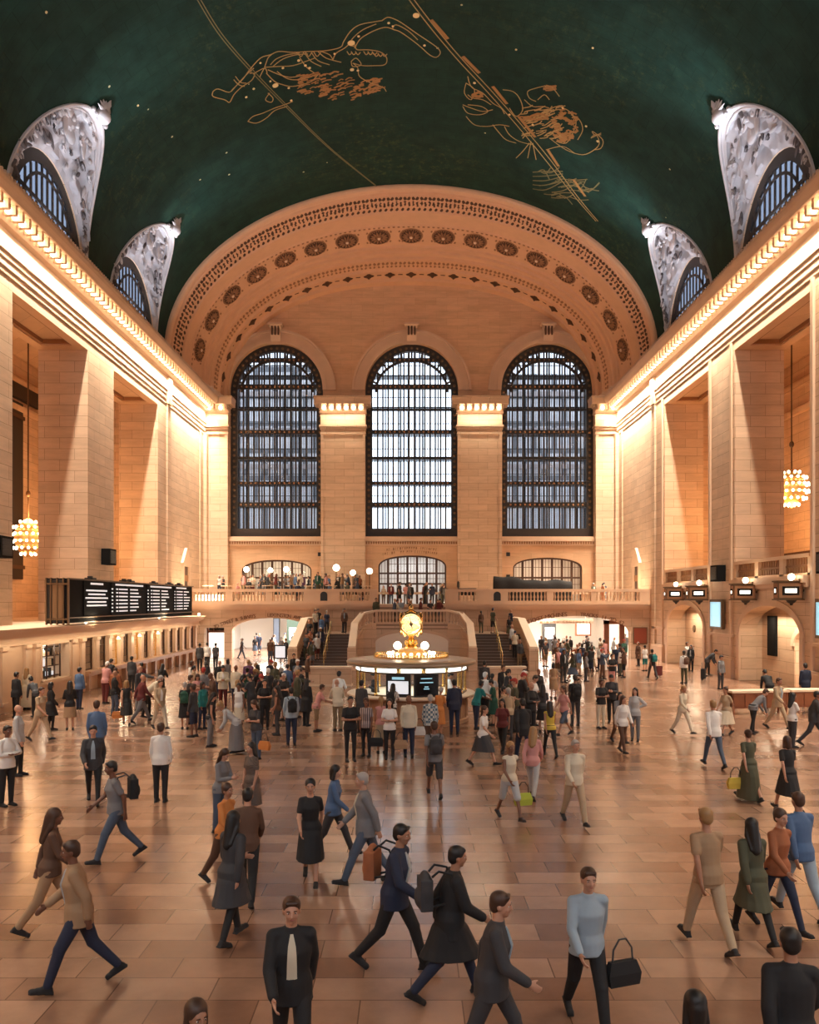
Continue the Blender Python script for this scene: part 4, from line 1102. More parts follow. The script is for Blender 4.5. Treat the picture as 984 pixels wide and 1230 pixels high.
# ================================================================ fittings on the right wall
M['blue_print'] = flat('blue_print', (.25,.55,.7), .4, emit=(.3,.65,.85), es=.6)
def sign_box(y, z, w, h, lab):
    r = empty('track_sign', (HW, y, z), label=lab, category='track sign', group='lit box signs over the track gates')
    X0 = HW-1.0
    q = MB(); q.box(-1.3,-.15,-w/2,w/2,0,h); q.mi = 1; q.box(-1.26,-.19,-w/2-.02,-w/2,.05,h-.05); q.box(-1.32,-1.3,-w/2+.04,w/2-.04,.05,h-.05); q.mi = 0; q.box(-1.36,-.1,-w/2-.05,w/2+.05,h,h+.07); q.box(-1.36,-.1,-w/2-.05,w/2+.05,-.06,0); q.build('box', [M['bronze'], M['stone_mid']], r)
    q = MB(); q.box(-1.12,-.33,-w/2-.035,-w/2-.02,.18,h-.2); q.mi = 1; q.box(-1.0,-.45,-w/2-.045,-w/2-.035,.28,h-.30); q.build('face', [M['screen_black'], M['sign_lit']], r)
    q = MB(); q.box(-1.335,-1.32,-.13,.13,.20,h-.22); q.mi = 1; q.box(-1.345,-1.335,-.07,.07,.29,h-.31); q.build('face', [M['screen_black'], M['sign_lit']], r)
    q = MB(); q.lathe([(.25,-.05),(.18,-.16),(.08,-.22),(.06,-.3)], (-.58,0,0), 12); q.tube((-.2,0,h*.5),(0,0,h*.5),.06); q.build('bracket', M['dark_iron'], r, 50)
    q = MB(); q.lathe([(.06,.08),(.03,.14)], (-.6,0,h), 8); q.ball((-.6,-.05,h+.24), .16, 12, 8); q.build('lamp_globe', M['warm_lamp'], r, 60)
    q = MB(); q.tube((-.1,0,h+.1),(-.55,0,h+.16),.02); q.ball((-.35,-.3,h+.12),.05,8,6); q.build('lamp_arm', M['bronze'], r, 50)
    point('sign_lamp', (HW-.6, y-.1, z+h+.55), 16, (1,.80,.52), .15)
sign_box(38.8, 4.5, .5, .78, 'bronze box sign with a lit number, the one nearest the camera on the right wall')
sign_box(44.1, 4.5, .5, .76, 'bronze box sign with a lit number, second nearest the camera on the right wall')
sign_box(51.2, 4.5, .5, .78, 'bronze box sign with a lit number beside the square black loudspeaker')
sign_box(55.7, 4.5, .5, .78, 'bronze box sign with a lit number farthest down the right wall, beside the balcony')
for y, lab in ((49.3,'tall pale blue lit screen on the pier between the two gates of the right wall'),(36.2,'tall pale blue lit screen cut by the right edge of the photograph')):
    q = MB(); z0, z1 = 2.75, 4.45; w = .95
    q.box(-.18,0,-w,w,z0,z1+.05); fr = q.build('advert_screen', M['bronze'], label=lab, category='screen', group='lit screens on the right wall'); fr.location = (HW-.1, y, 0)
    q = MB(); q.box(-.2,-.17,-w+.14,w-.14,z0+.14,z1-.1); s_ = q.build('screen_face', M['screen_blue'], fr)
    q = MB(); q.box(-.205,-.2,-w+.3,w-.35,z0+.45,z0+.5); q.box(-.205,-.2,-w+.3,w-.6,z0+.75,z0+.8); q.box(-.205,-.2,-.1,w-.35,z0+.3,z0+.34); q.build('screen_print', M['blue_print'], s_)
    area('screen_glow', (HW-.4, y, 3.6), (0, radians(-90), 0), 1.4, 6, (.7,.95,1), 1.4)
M['dummy'] = M['black']
M['black_cloth'] = flat('black_cloth', (.012,.011,.012), .8)
M['star_gold'] = flat('bright_gold_star_paint', (.85,.62,.28), .4)
for s, y, z, lab in ((1, 48.9, 5.55, 'square black loudspeaker cabinet on the right wall pier above the lit screen'),(-1, 49.6, 6.55, 'square black loudspeaker cabinet on the left wall pier above the departure board'),
                     (1, 36.0, 5.6, 'black loudspeaker cabinet on the right pier at the edge of the photograph'),(-1, 36.6, 6.3, 'black loudspeaker cabinet on the left pier at the edge of the photograph')):
    q = MB(); q.box(-.25,.25,-.55,.55,0,.95); q.mi = 1; q.box((-.27 if s > 0 else .25),(-.25 if s > 0 else .27),-.45,.45,.1,.85)
    for k in range(4): zz = .18+.17*k; q.box((-.285 if s > 0 else .27),(-.27 if s > 0 else .285),-.4,.4,zz,zz+.06)
    o = q.build('wall_speaker', [M['matte_black'], M['black']], label=lab, category='loudspeaker', group='black loudspeakers on the piers'); o.location = (s*(HW-.28), y, z)
# tall black panel in the gate recess
q = MB(); q.box(-.12,0,-.5,.5,0,2.15); q.mi = 1; q.box(-.14,-.12,-.42,.42,.08,2.07)
o = q.build('wall_panel', [M['matte_black'], M['matte_black']], label='tall narrow black notice panel on the pale wall inside the near right gate', category='notice panel'); o.location = (HW+1.24, 44.9, 1.45)
# round medallion inside far gate
q = MB(); q.lathe([(.25,0),(.25,.05),(.18,.08),(0,.08)], n=20); q.v = [(-z, x, y) for x, y, z in q.v]
o = q.build('wall_medallion', M['bronze'], label='small round bronze plaque on the wall inside the far right gate', category='plaque'); o.location = (HW+1.24, 57.4, 2.5)
# wooden ticket desks with rails at the right edge ------------------------------------------
def desk(x, y, rz, lab):
    r = empty('wooden_desk', (x, y, 0), rz, label=lab, category='desk', group='wooden sorting desks on the right')
    q = MB(); q.box(-1.2,1.2,-.35,.35,.85,.93); q.build('desk_top', M['cream'], r)
    q = MB()
    q.box(-1.15,1.15,-.3,-.24,.25,.85)
    for k in range(5): q.box(-1.1+.45*k,-.75+.45*k,-.33,-.3,.32,.78)
    q.build('front_panel', M['wood'], r)
    q = MB(); q.box(-1.15,1.15,.24,.3,.25,.85); q.build('rear_panel', M['wood'], r)
    for sx in (-1,1):
        for sy in (-1,1): q = MB(); q.lathe([(.05,0),(.04,.1),(.05,.3),(.06,.5),(.05,.85)], (sx*1.1,sy*.27,0), 10); q.build('leg', M['wood'], r, 50)
gx, gy = ground(925, 868); desk(gx+.5, gy+2.4, .15, 'dark red wooden desk with a pale top behind the woman in the white top')
gx, gy = ground(970, 858); desk(gx+.6, gy+.6, .1, 'dark red wooden desk with a pale top at the right edge of the hall')
# chandeliers in the side corridors ------------------------------------------------------------
def chandelier(x, y, zc, ztop, lab):
    r = empty('chandelier', (x, y, zc), label=lab, category='chandelier', group='round gilt chandeliers in the side corridors')
    q = MB(); q.tube((0,0,1.1),(0,0,ztop-zc), .045, n=8); q.lathe([(.12,ztop-zc-.3),(.2,ztop-zc-.05),(.2,ztop-zc)], n=12); q.ball((0,0,2.6 if ztop-zc > 4 else 1.6),(.14,.14,.2),10,8); q.build('rod', M['bronze'], r, 50)
    q = MB(); q.lathe([(.08,1.15),(.3,1.0),(.6,.72),(.74,.3),(.76,0),(.7,-.4),(.5,-.78),(.2,-.98),(.04,-1.12)], n=24)
    for z, rr_ in ((.62,.72),(.25,.85),(-.15,.85),(-.55,.7)): q.lathe([(rr_-.05,z-.03),(rr_+.03,z-.03),(rr_+.03,z+.03),(rr_-.05,z+.03)], n=24)
    q.build('gilt_body', M['brass_warm'], r, 40)
    b0 = None
    for z, rr_, n in ((.95,.45,8),(.62,.82,14),(.22,.98,18),(-.2,.98,18),(-.6,.80,14),(-.95,.42,8)):
        for k in range(n):
            a = 2*pi*(k+.5*(n%4 == 2))/n; L = (rr_*cos(a), rr_*sin(a), z)
            if b0 is None: w = MB(); w.ball((0,0,0), .085, 8, 6); b0 = w.build('bulb', M['warm_lamp'], r, 60); b0.location = L
            else: copy_one(b0, r, L)
M['brass_warm'] = flat('gilt_metal', (.8,.5,.18), .35, .8)
chandelier(22.35, 48.9, 11.0, 21.1, 'round gilt chandelier of small bulbs hanging in the right side corridor')
chandelier(-22.5, 48.9, 8.1, 21.1, 'round gilt chandelier of small bulbs hanging low in the left side corridor')
# dark window strip and openings in the corridor back walls
q = MB(); q.box(-27,-26.85,54.2,57.6,5.9,18.0); q.mi = 1
for zz in (6.6,9.3,16.9): q.box(-26.9,-26.8,54.0,57.8,zz,zz+.25)
q.build('window_17', [M['black'], M['dark_wood']], **ST)
q = MB(); q.box(-27,-26.7,50.5,60,18.2,19.2); q.build('trim_50', M['dark_iron'], **ST)
q = MB(); q.box(26.8,27,54,61,5.7,7.6); q.mi = 1; q.box(26.7,26.85,54,61,7.6,7.8)
q.build('door_14', [M['screen_black'], M['dark_wood']], **ST)

# ================================================================ things on the balcony
for i, (px, py, sc) in enumerate(((296,684,1),(325,685,.9),(344,684,1),(404,682,1.2),(424,688,1),(444,686,1.1))):
    p = at(px, py, 70); r = empty('table_lamp', (p.x, 70, 4.9), label='', category='lamp', group='lit lamps on the left balcony')
    r['label'] = ('white globe lamp on a dark post, leftmost of the balcony lamps','small white globe lamp second from the left on the balcony','white globe lamp behind the balcony crowd, third from the left','tall bright lamp in front of the pilaster between the left and middle windows','white globe lamp right of the tall bright pilaster lamp on the balcony','white globe lamp just left of the balcony glass doors')[i]
    q = MB(); h = p.z-4.9; q.lathe([(.22,0),(.2,.06),(.05,.15),(.04,h-.25),(.1,h-.18)], n=12); q.build('lamp_post', M['bronze'], r, 50)
    q = MB(); q.ball((0,0,h), .24*sc, 14, 10); q.build('lamp_globe', M['warm_lamp'], r, 60)
    point('balcony_lamp', (p.x, 69.6, p.z+.1), 55, (1,.84,.6), .2)
# tables
for i, px in enumerate((250,272,300,322,350,372,398,418,440)):
    p = at(px, 720, 66.2 + .8*(i%3)); q = empty('cafe_table', (p.x, p.y, 4.9), label='small pale round table among the seated crowd behind the left balustrade', category='table', group='cafe tables on the balcony')
    t = MB(); t.lathe([(.45,.70),(.47,.72),(.47,.74),(.0,.75)], n=20); t.build('table_top', M['cream'], q, 40)
    t = MB(); t.lathe([(.22,0),(.2,.04),(.04,.07),(.04,.70)], n=12); t.build('pedestal', M['bronze'], q, 50)
# black draped long shape on right of the balcony
mb = MB(); rr = random.Random(8)
def drape(u, v):
    x = 6.6+6.2*u; a = pi*v; top = .95-.25*u+.08*sin(9*u)+.05*sin(23*u+v*4)
    return (x, 66.6-.55*cos(a)*(1+.06*sin(30*u)), 4.15+ (top+1.25-.15*u)*max(0,sin(a))**.35)
mb.grid(drape, 50, 13); mb.box(6.7,12.7,66.15,67.05,4.15,4.4)
mb.build('draped_cover', M['black_cloth'], smooth=60, label='long black cloth cover heaped over furniture behind the right balustrade', category='cover') if 'black_cloth' in M else None
mb = MB(); mb.box(3.75,5.05,65.2,65.9,4.85,5.35); mb.box(3.8,3.9,65.3,65.8,4.15,4.85); mb.box(4.9,5.0,65.3,65.8,4.15,4.85); mb.mi = 1; mb.box(3.7,5.1,65.15,65.95,5.35,5.4)
mb.build('balcony_console', [M['black'], M['screen_black']], label='low black console box behind the right balustrade beside the pilaster', category='console')
mb = MB(); mb.lathe([(.25,0),(.2,.1),(.07,.2),(.06,1.4),(.12,1.5),(.1,1.9),(.03,2.0)], n=12); o = mb.build('balcony_post', M['black'], smooth=50, label='slim black post standing right of the balcony glass doors', category='post'); o.location = (4.1, 72.5, 4.15)
mb = MB(); mb.lathe([(.3,0),(.3,.1),(.14,.25),(.1,.5),(.2,.7),(.28,.72)], n=12); mb.mi = 1
for k in range(14):
    a = 2*pi*k/14; mb.path([(0,0,.7),(.15*cos(a),.15*sin(a),1.0),(.35*cos(a),.35*sin(a),1.05)], .05, 5, [.03,.06,.01])
o = mb.build('potted_plant', [M['bronze'], M['green_metal']], smooth=50, label='small dark potted plant on the balcony left of the slim black post', category='plant'); o.location = (3.55, 72, 4.15)
# glass door people backing etc.

# ================================================================ painted figures on the vault
def ribbon(pts, w, mb, off=.03, dashed=False):
    P = [on_vault(x, y, off) for x, y in pts]; L = []
    for i, p in enumerate(P):
        t = (P[min(i+1,len(P)-1)]-P[max(0,i-1)]).normalized()
        n_ = Vector((p.x/18.5**2, 0, (p.z-23.1)/12.5**2)).normalized(); b_ = t.cross(n_).normalized()*w/2
        L.append([p+b_, p-b_, p-b_+n_*.02, p+b_+n_*.02])
    mb.loft(L)
def smooth_pts(pts, k=5, closed=False):
    out = []; n_ = len(pts)
    for i in range(n_-1):
        p0, p1, p2, p3 = pts[max(i-1,0)], pts[i], pts[i+1], pts[min(i+2,n_-1)]
        for j in range(k):
            t = j/k; out.append(tuple(.5*((2*p1[c])+(-p0[c]+p2[c])*t+(2*p0[c]-5*p1[c]+4*p2[c]-p3[c])*t*t+(-p0[c]+3*p1[c]-3*p2[c]+p3[c])*t**3) for c in (0,1)))
    return out+[pts[-1]]
def lin(a, b, n=24): return [(a[0]+(b[0]-a[0])*k/n, a[1]+(b[1]-a[1])*k/n) for k in range(n+1)]
mb = MB()
for o_ in (0, 5): ribbon(smooth_pts([(236+o_*.8,-2),(262+o_*.8,40),(296+o_*.8,80),(345+o_*.6,130),(395+o_*.4,178),(452+o_*.2,224)], 8), .05, mb)
mb.build('painted_band_line', M['gold_line_dim'], ceiling, kind='structure')
mb = MB()
for o_ in (0, 6): ribbon(smooth_pts([(490+o_,-2),(516+o_,32),(548+o_,70),(585+o_,110),(622+o_,152),(655+o_,192),(690+o_*.6,236),(716+o_*.4,266)], 8), .05, mb)
mb.build('painted_band_line', M['gold_line'], ceiling, kind='structure')
mb = MB()
for a, b in (((515,24),(535,47)),((553,68),(573,88)),((589,104),(606,125)),((620,140),(640,165)),((655,180),(668,200)),((686,216),(700,236))): ribbon(lin((a[0]+3,a[1]),(b[0]+3,b[1]),6), .2, mb, .05)
mb.build('painted_band_block', M['gold_orange'], ceiling, kind='structure')
# reclining robed outline on the left
fig = [[(256,110),(262,107),(275,111),(281,106),(292,95),(300,84),(313,70),(325,66),(335,62),(352,63),(372,62),(392,61),(409,57),(413,50),(421,38),(432,30),(452,26),(459,25)],
       [(256,110),(256,116),(270,120),(276,123),(281,114),(290,105),(302,97),(306,89),(300,88)],
       [(278,110),(285,102),(297,89),(305,82)],[(281,96),(287,102),(294,104)],[(283,92),(289,99),(296,100)],
       [(318,81),(322,70),(326,66)],[(318,81),(334,80),(352,79),(370,73),(378,70)],[(325,78),(332,71),(345,66),(360,64)],[(328,80),(340,71),(356,66),(370,65)],
       [(306,88),(318,82),(321,88),(318,82),(312,93)],[(320,88),(330,98),(340,102),(350,104),(362,102),(374,98),(382,90)],[(322,84),(336,90),(350,93),(366,90)],[(333,86),(344,94),(356,96),(372,93)],
       [(356,63),(362,68),(366,62),(371,68),(376,62),(381,68),(386,62)],[(360,69),(366,78),(372,84),(378,88)],[(366,64),(374,74),(386,80)],[(374,63),(382,73),(396,78)],[(382,62),(392,70),(410,75)],[(386,62),(396,66),(400,72)],
       [(400,72),(404,64),(414,58),(424,50),(427,57),(430,60),(442,60),(455,62),(462,66),(465,72),(462,78),(450,79),(436,79),(424,76)],[(424,76),(430,82),(432,92),(446,100),(460,105),(464,110)],
       [(426,58),(432,48),(440,42),(452,36),(464,33),(474,36)],[(428,56),(420,54),(424,46),(436,36),(452,29)],
       [(459,25),(466,21),(476,24),(486,30),(500,40),(515,50),(526,58),(529,64),(524,69),(516,66),(506,57),(492,46),(480,38),(472,35),(476,30),(490,37),(502,48)],
       [(298,146),(304,140),(316,136),(330,130),(342,126),(352,122)],[(298,146),(308,148),(320,142),(330,133),(345,128)],[(322,112),(328,118),(326,123),(319,120),(324,112)],
       [(422,74),(428,70),(434,78),(424,80),(422,74)]]
mb = MB()
for f in fig: ribbon(smooth_pts(f, 4), .048, mb)
for a in ((420,62),(440,62),(452,64)):
    for k in range(3): ribbon(smooth_pts([(a[0]+k*5-3,a[1]),(a[0]+k*5,a[1]+4),(a[0]+k*5+3,a[1]+1)], 3), .05, mb)
mb.build('painted_figure_outline', M['gold_line'], ceiling, kind='structure')
rr = random.Random(4); mb = MB()
for k in range(120):                                        # shaggy orange strokes of the skin
    x = rr.uniform(355,452); y = 92+ (x-355)*.10*0 + rr.uniform(-3,30)*(1-abs(x-395)/110) + (6 if x > 420 else 0)
    L = rr.uniform(4,12); ribbon(smooth_pts([(x,y),(x+L*.5,y-L*.25+rr.uniform(-1,1)),(x+L,y-L*.28)], 2), rr.uniform(.05,.13), mb)
mb.build('painted_orange_strokes', M['gold_orange'], ceiling, kind='structure')
# tangled figures on the right
fig2 = [[(562,92),(564,100),(568,106),(580,112),(592,124),(602,130),(606,137)],[(562,114),(568,118),(580,120),(590,126)],[(556,126),(566,130),(580,134),(592,132)],[(560,140),(570,150),(585,152),(600,150),(612,152)],
        [(604,108),(616,110),(624,118),(628,132),(620,140),(612,130)],[(592,150),(600,160),(608,168),(620,172)],[(606,152),(612,162),(624,170),(640,174)],
        [(636,172),(628,182),(620,190)],[(638,170),(634,190)],[(640,172),(644,192)],[(630,120),(640,128),(652,128),(660,130)],[(660,132),(670,128),(684,134),(692,146),(688,160),(680,172),(668,170)],
        [(644,122),(636,118),(634,110),(644,106),(652,104)],[(646,120),(654,114),(660,120)],[(652,104),(662,104),(672,116)],[(686,138),(696,144),(700,156),(694,168)],
        [(660,166),(680,180),(700,186),(714,180),(720,172),(716,162),(710,166),(722,160)],[(656,180),(676,176),(690,184)],[(714,180),(722,178),(724,168),(712,158),(714,162),(722,162)],
        [(560,100),(570,108),(566,120),(558,112),(560,100)],[(556,128),(562,136),(576,138),(586,134),(578,128),(562,126)]]
mb = MB()
for f in fig2: ribbon(smooth_pts(f, 4), .048, mb)
for k in range(60):
    x, y = rr.uniform(625,668), rr.uniform(130,168); ribbon(smooth_pts([(x,y),(x+rr.uniform(2,9),y-rr.uniform(0,4)),(x+rr.uniform(8,14),y-rr.uniform(1,6))], 3), .06, mb)
mb.build('painted_figure_outline', M['gold_line'], ceiling, kind='structure')
mb = MB()
for k in range(70):
    a = rr.uniform(0,2*pi); r_ = rr.uniform(6,16); cx, cy = 676+r_*cos(a)*1.0, 152+r_*sin(a)*1.25
    ribbon(smooth_pts([(cx,cy),(cx+3,cy+rr.uniform(-2,2)),(cx+6,cy+rr.uniform(-2,3))], 2), rr.uniform(.08,.2), mb)
for x, y, L in ((652,106,16),(625,142,34),(566,116,14)):
    for k in range(8): ribbon(smooth_pts([(x+rr.uniform(0,4),y+rr.uniform(-4,4)),(x+L*.6,y+rr.uniform(-6,3)),(x+L,y+rr.uniform(-4,2))], 3), .09, mb)
mb.build('painted_orange_strokes', M['gold_orange'], ceiling, kind='structure')
mb = MB()
for k in range(26):
    x, y = rr.uniform(640,700), rr.uniform(205,240); dx = rr.uniform(10,26)
    ribbon(smooth_pts([(x,y),(x+dx*.5,y+rr.uniform(-4,4)),(x+dx,y+rr.uniform(-10,10))], 4), .07, mb)
for k in range(5): ribbon(smooth_pts([(640,207+k*5),(656,206+k*5.5),(676,206+k*3)], 4), .07, mb)
mb.build('painted_figure_outline', M['gold_line_dim'], ceiling, kind='structure')
mb = MB()
for x, y, r_ in ((422,52,.34),(331,103,.3),(423,84,.2),(402,65,.1),(359,73,.14),(367,79,.13),(372,82,.13),(500,19,.3),(472,32,.1),(467,28,.12),(510,55,.12),(570,100,.14),(612,138,.12),(676,130,.12),(704,152,.12),(718,170,.15),(340,82,.12),(313,76,.1),(431,44,.12),(305,107,.12),(296,117,.12),(325,98,.1),(347,106,.12),(350,121,.12),(640,150,.12),(56,15,.1),(166,127,.1),(620,60,.1),(712,58,.1),(430,85,.12)):
    p = on_vault(x, y, .05); n_ = Vector((p.x/18.5**2, 0, (p.z-23.1)/12.5**2)).normalized(); q_ = n_.to_track_quat('Z', 'Y')
    mb.loft([[tuple(p+q_ @ Vector((r_*.6*cos(2*pi*j/12), r_*.6*sin(2*pi*j/12), z))) for j in range(12)] for z in (0,.03)])
mb.build('painted_star', M['star_gold'], ceiling, kind='structure')
# ================================================================ PEOPLE
CN = dict(black=(.012,.012,.014), charcoal=(.04,.04,.045), navy=(.015,.022,.05), grey=(.17,.17,.18), pale_grey=(.42,.43,.44), white=(.72,.70,.67), cream=(.62,.55,.42), beige=(.42,.31,.20),
    tan=(.33,.21,.12), khaki=(.24,.17,.095), brown=(.10,.05,.03), rust=(.30,.10,.04), orange=(.55,.20,.05), red=(.38,.04,.03), pink=(.55,.26,.24), teal=(.01,.17,.17), green=(.012,.07,.045), olive=(.07,.07,.04),
    blue=(.07,.13,.25), pale_blue=(.30,.38,.45), denim=(.06,.085,.13), yellow=(.58,.42,.06), lime=(.40,.46,.05), purple=(.12,.05,.12), maroon=(.12,.02,.02))
_mc = {}
def cmat(kind, col):
    k = kind+'_'+col
    if k not in _mc: _mc[k] = flat(k, CN[col], .8 if kind == 'cloth' else .5, noise_amt=.08, nscale=9)
    return _mc[k]
def plaid(name, c1, c2, sc=14, stripes=False):
    m, nt, b = newmat(name); N, L = nt.nodes.new, nt.links.new
    tc = N('ShaderNodeTexCoord'); ck = N('ShaderNodeTexWave' if stripes else 'ShaderNodeTexChecker')
    ck.inputs['Scale'].default_value = sc; L(tc.outputs['Object'], ck.inputs['Vector'])
    if stripes:
        mx = N('ShaderNodeMix'); mx.data_type = 'RGBA'; L(ck.outputs['Fac'], mx.inputs['Factor']); mx.inputs['A'].default_value = (*c1,1); mx.inputs['B'].default_value = (*c2,1); L(mx.outputs['Result'], b.inputs['Base Color'])
    else:
        ck.inputs['Color1'].default_value = (*c1,1); ck.inputs['Color2'].default_value = (*c2,1); L(ck.outputs['Color'], b.inputs['Base Color'])
    b.inputs['Roughness'].default_value = .85; return m
_mc['cloth_plaid'] = plaid('blue_plaid_cloth', (.08,.14,.2), (.5,.52,.5)); _mc['cloth_striped'] = plaid('striped_cloth', (.06,.04,.05), (.5,.42,.4), 5, True)
_mc['cloth_patterned'] = plaid('small_pattern_cloth', (.015,.012,.012), (.22,.16,.13), 42)
SKIN = [flat('skin_light', (.50,.27,.18), .5), flat('skin_mid', (.36,.18,.11), .5), flat('skin_brown', (.17,.075,.045), .5)]
HAIR = dict(black=flat('hair_black', (.010,.008,.008), .5), brown=flat('hair_brown', (.05,.022,.012), .5), fair=flat('hair_fair', (.30,.17,.07), .5), grey=flat('hair_grey', (.35,.33,.31), .6))
M['eye'] = flat('eye_dark', (.02,.012,.01), .3); M['lip'] = flat('lip', (.30,.09,.07), .5); M['eye_white'] = flat('eye_white', (.7,.68,.65), .4)

#  pose: lean, head pitch, head yaw, legs L/R (thigh forward, knee bend), arms L/R (forward, outward, elbow, inward)
POSE = dict(
 stand=(2,4,0,((2,3),(-2,3)),((4,9,14,4),(6,9,10,4))),
 relaxed=(0,8,18,((-3,2),(10,14)),((2,12,20,8),(10,8,30,10))),
 crossed=(2,2,0,((2,3),(-1,3)),((24,14,68,66),(20,14,72,66))),
 phone=(5,30,0,((3,5),(-3,3)),((24,8,98,22),(4,8,12,4))),
 reading=(6,32,0,((1,3),(-3,3)),((22,8,82,32),(22,8,84,32))),
 hips=(-1,0,-15,((3,3),(-3,3)),((-22,42,55,62),(4,9,14,4))),
 photo=(-3,-8,0,((6,5),(-6,3)),((62,12,78,26),(60,12,80,26))),
 walk=(5,4,0,((27,6),(-20,16)),((-24,8,14,4),(26,8,26,8))),
 stroll=(3,6,8,((-16,10),(19,4)),((18,8,28,6),(-16,9,10,4))),
 stride=(7,6,0,((28,10),(-20,22)),((-22,10,24,6),(26,10,36,12))),
 carry=(4,4,0,((18,4),(-14,10)),((12,8,70,30),(-12,10,10,4))),
 lean=(20,8,0,((6,4),(-4,2)),((48,14,46,18),(44,14,50,20))),
 bend=(48,22,0,((8,8),(-8,6)),((50,8,30,10),(46,8,26,10))),
 point=(3,0,20,((3,3),(-3,3)),((78,10,8,2),(4,9,12,4))),
 sit=(4,6,0,((86,84),(84,82)),((26,10,52,20),(24,10,56,20))),
)
def joints(pose, sex):
    lean, hp, hy, legs, arms = POSE[pose]; f = sex == 'f'
    J = {}; J['hip'] = Vector((0,0,0)); S_ = Matrix.Rotation(radians(lean), 3, 'X'); J['S'] = S_
    sw = .144 if f else .163; hw = .092
    for side, sg in (('L',1),('R',-1)):
        th, kn = legs[0 if side == 'L' else 1]; a = radians(th); b = radians(th-kn)
        h = Vector((sg*hw,0,-.03)); k = h+Vector((sg*.012,-sin(a),-cos(a)))*.43; n = k+Vector((0,-sin(b),-cos(b)))*.42
        J['h'+side], J['k'+side], J['a'+side] = h, k, n; J['f'+side] = b
        fw, ou, el, inn = [radians(v) for v in arms[0 if side == 'L' else 1]]
        s0 = S_ @ Vector((sg*sw,0,.447)); e = s0 + S_ @ (Vector((sg*sin(ou), -sin(fw)*cos(ou), -cos(fw)*cos(ou))))*.285
        t = fw+el; fd = S_ @ Vector((-sg*sin(inn), -sin(t)*cos(inn), -cos(t)*cos(inn))); w = e+fd*.25
        J['s'+side], J['e'+side], J['w'+side], J['d'+side] = s0, e, w, fd
    J['neck'] = S_ @ Vector((0,.0,.53)); J['head'] = J['neck'] + Matrix.Rotation(radians(lean*.4+hp*.5), 3, 'X') @ Vector((0,-.015,.155))
    J['H'] = Matrix.Rotation(radians(hy), 3, 'Z') @ Matrix.Rotation(radians(lean*.35+hp), 3, 'X')
    low = []
    for s_ in 'LR':
        b = J['f'+s_]; th = -b*.7 if b < -.15 else (-b*.45 if b > .15 else 0)
        if pose == 'sit': th = 0
        J['t'+s_] = Matrix.Rotation(th, 3, 'X')
        low += [(J['a'+s_]+J['t'+s_] @ Vector(q)).z for q in ((0,-.19,-.085),(0,.07,-.085))]
    off = Vector((0,0,-min(low)))
    for k in list(J):
        if isinstance(J[k], Vector) and k not in ('dL','dR'): J[k] = J[k]+off
    return J
def cap(mb, a, ra, b, rb, n=12): mb.tube(a, b, ra, rb, n); mb.ball(a, ra, n, 8); mb.ball(b, rb, n, 8)
def fuse(mb, name, vox, smooth, mat=None):
    me = mb.mesh('tmp'); o = bpy.data.objects.new('tmp', me); COL.objects.link(o)
    r = o.modifiers.new('r', 'REMESH'); r.mode = 'VOXEL'; r.voxel_size = vox
    if smooth: s_ = o.modifiers.new('s', 'SMOOTH'); s_.iterations = smooth; s_.factor = .5
    dg = bpy.context.evaluated_depsgraph_get(); dg.update(); out = bpy.data.meshes.new_from_object(o.evaluated_get(dg)); out.name = name
    bpy.data.objects.remove(o); bpy.data.meshes.remove(me); out.shade_smooth(); out.materials.clear(); out.materials.append(mat); return out
_pm = {}
def rings(mb, J, R, sx=1, sy=1, n=20):
    """torso rings along the spine: (height over hip, rx, ry, y offset)"""
    rr = []
    for z, rx, ry, oy in R:
        # below the waist rings stay level, above they follow the lean
        Sm = J['S'] if z > .06 else Matrix.Identity(3)
        rr.append([tuple(J['hip']+Sm @ Vector((rx*sx*cos(2*pi*j/n), oy+ry*sy*sin(2*pi*j/n), z))) for j in range(n)])
    mb.loft(rr)
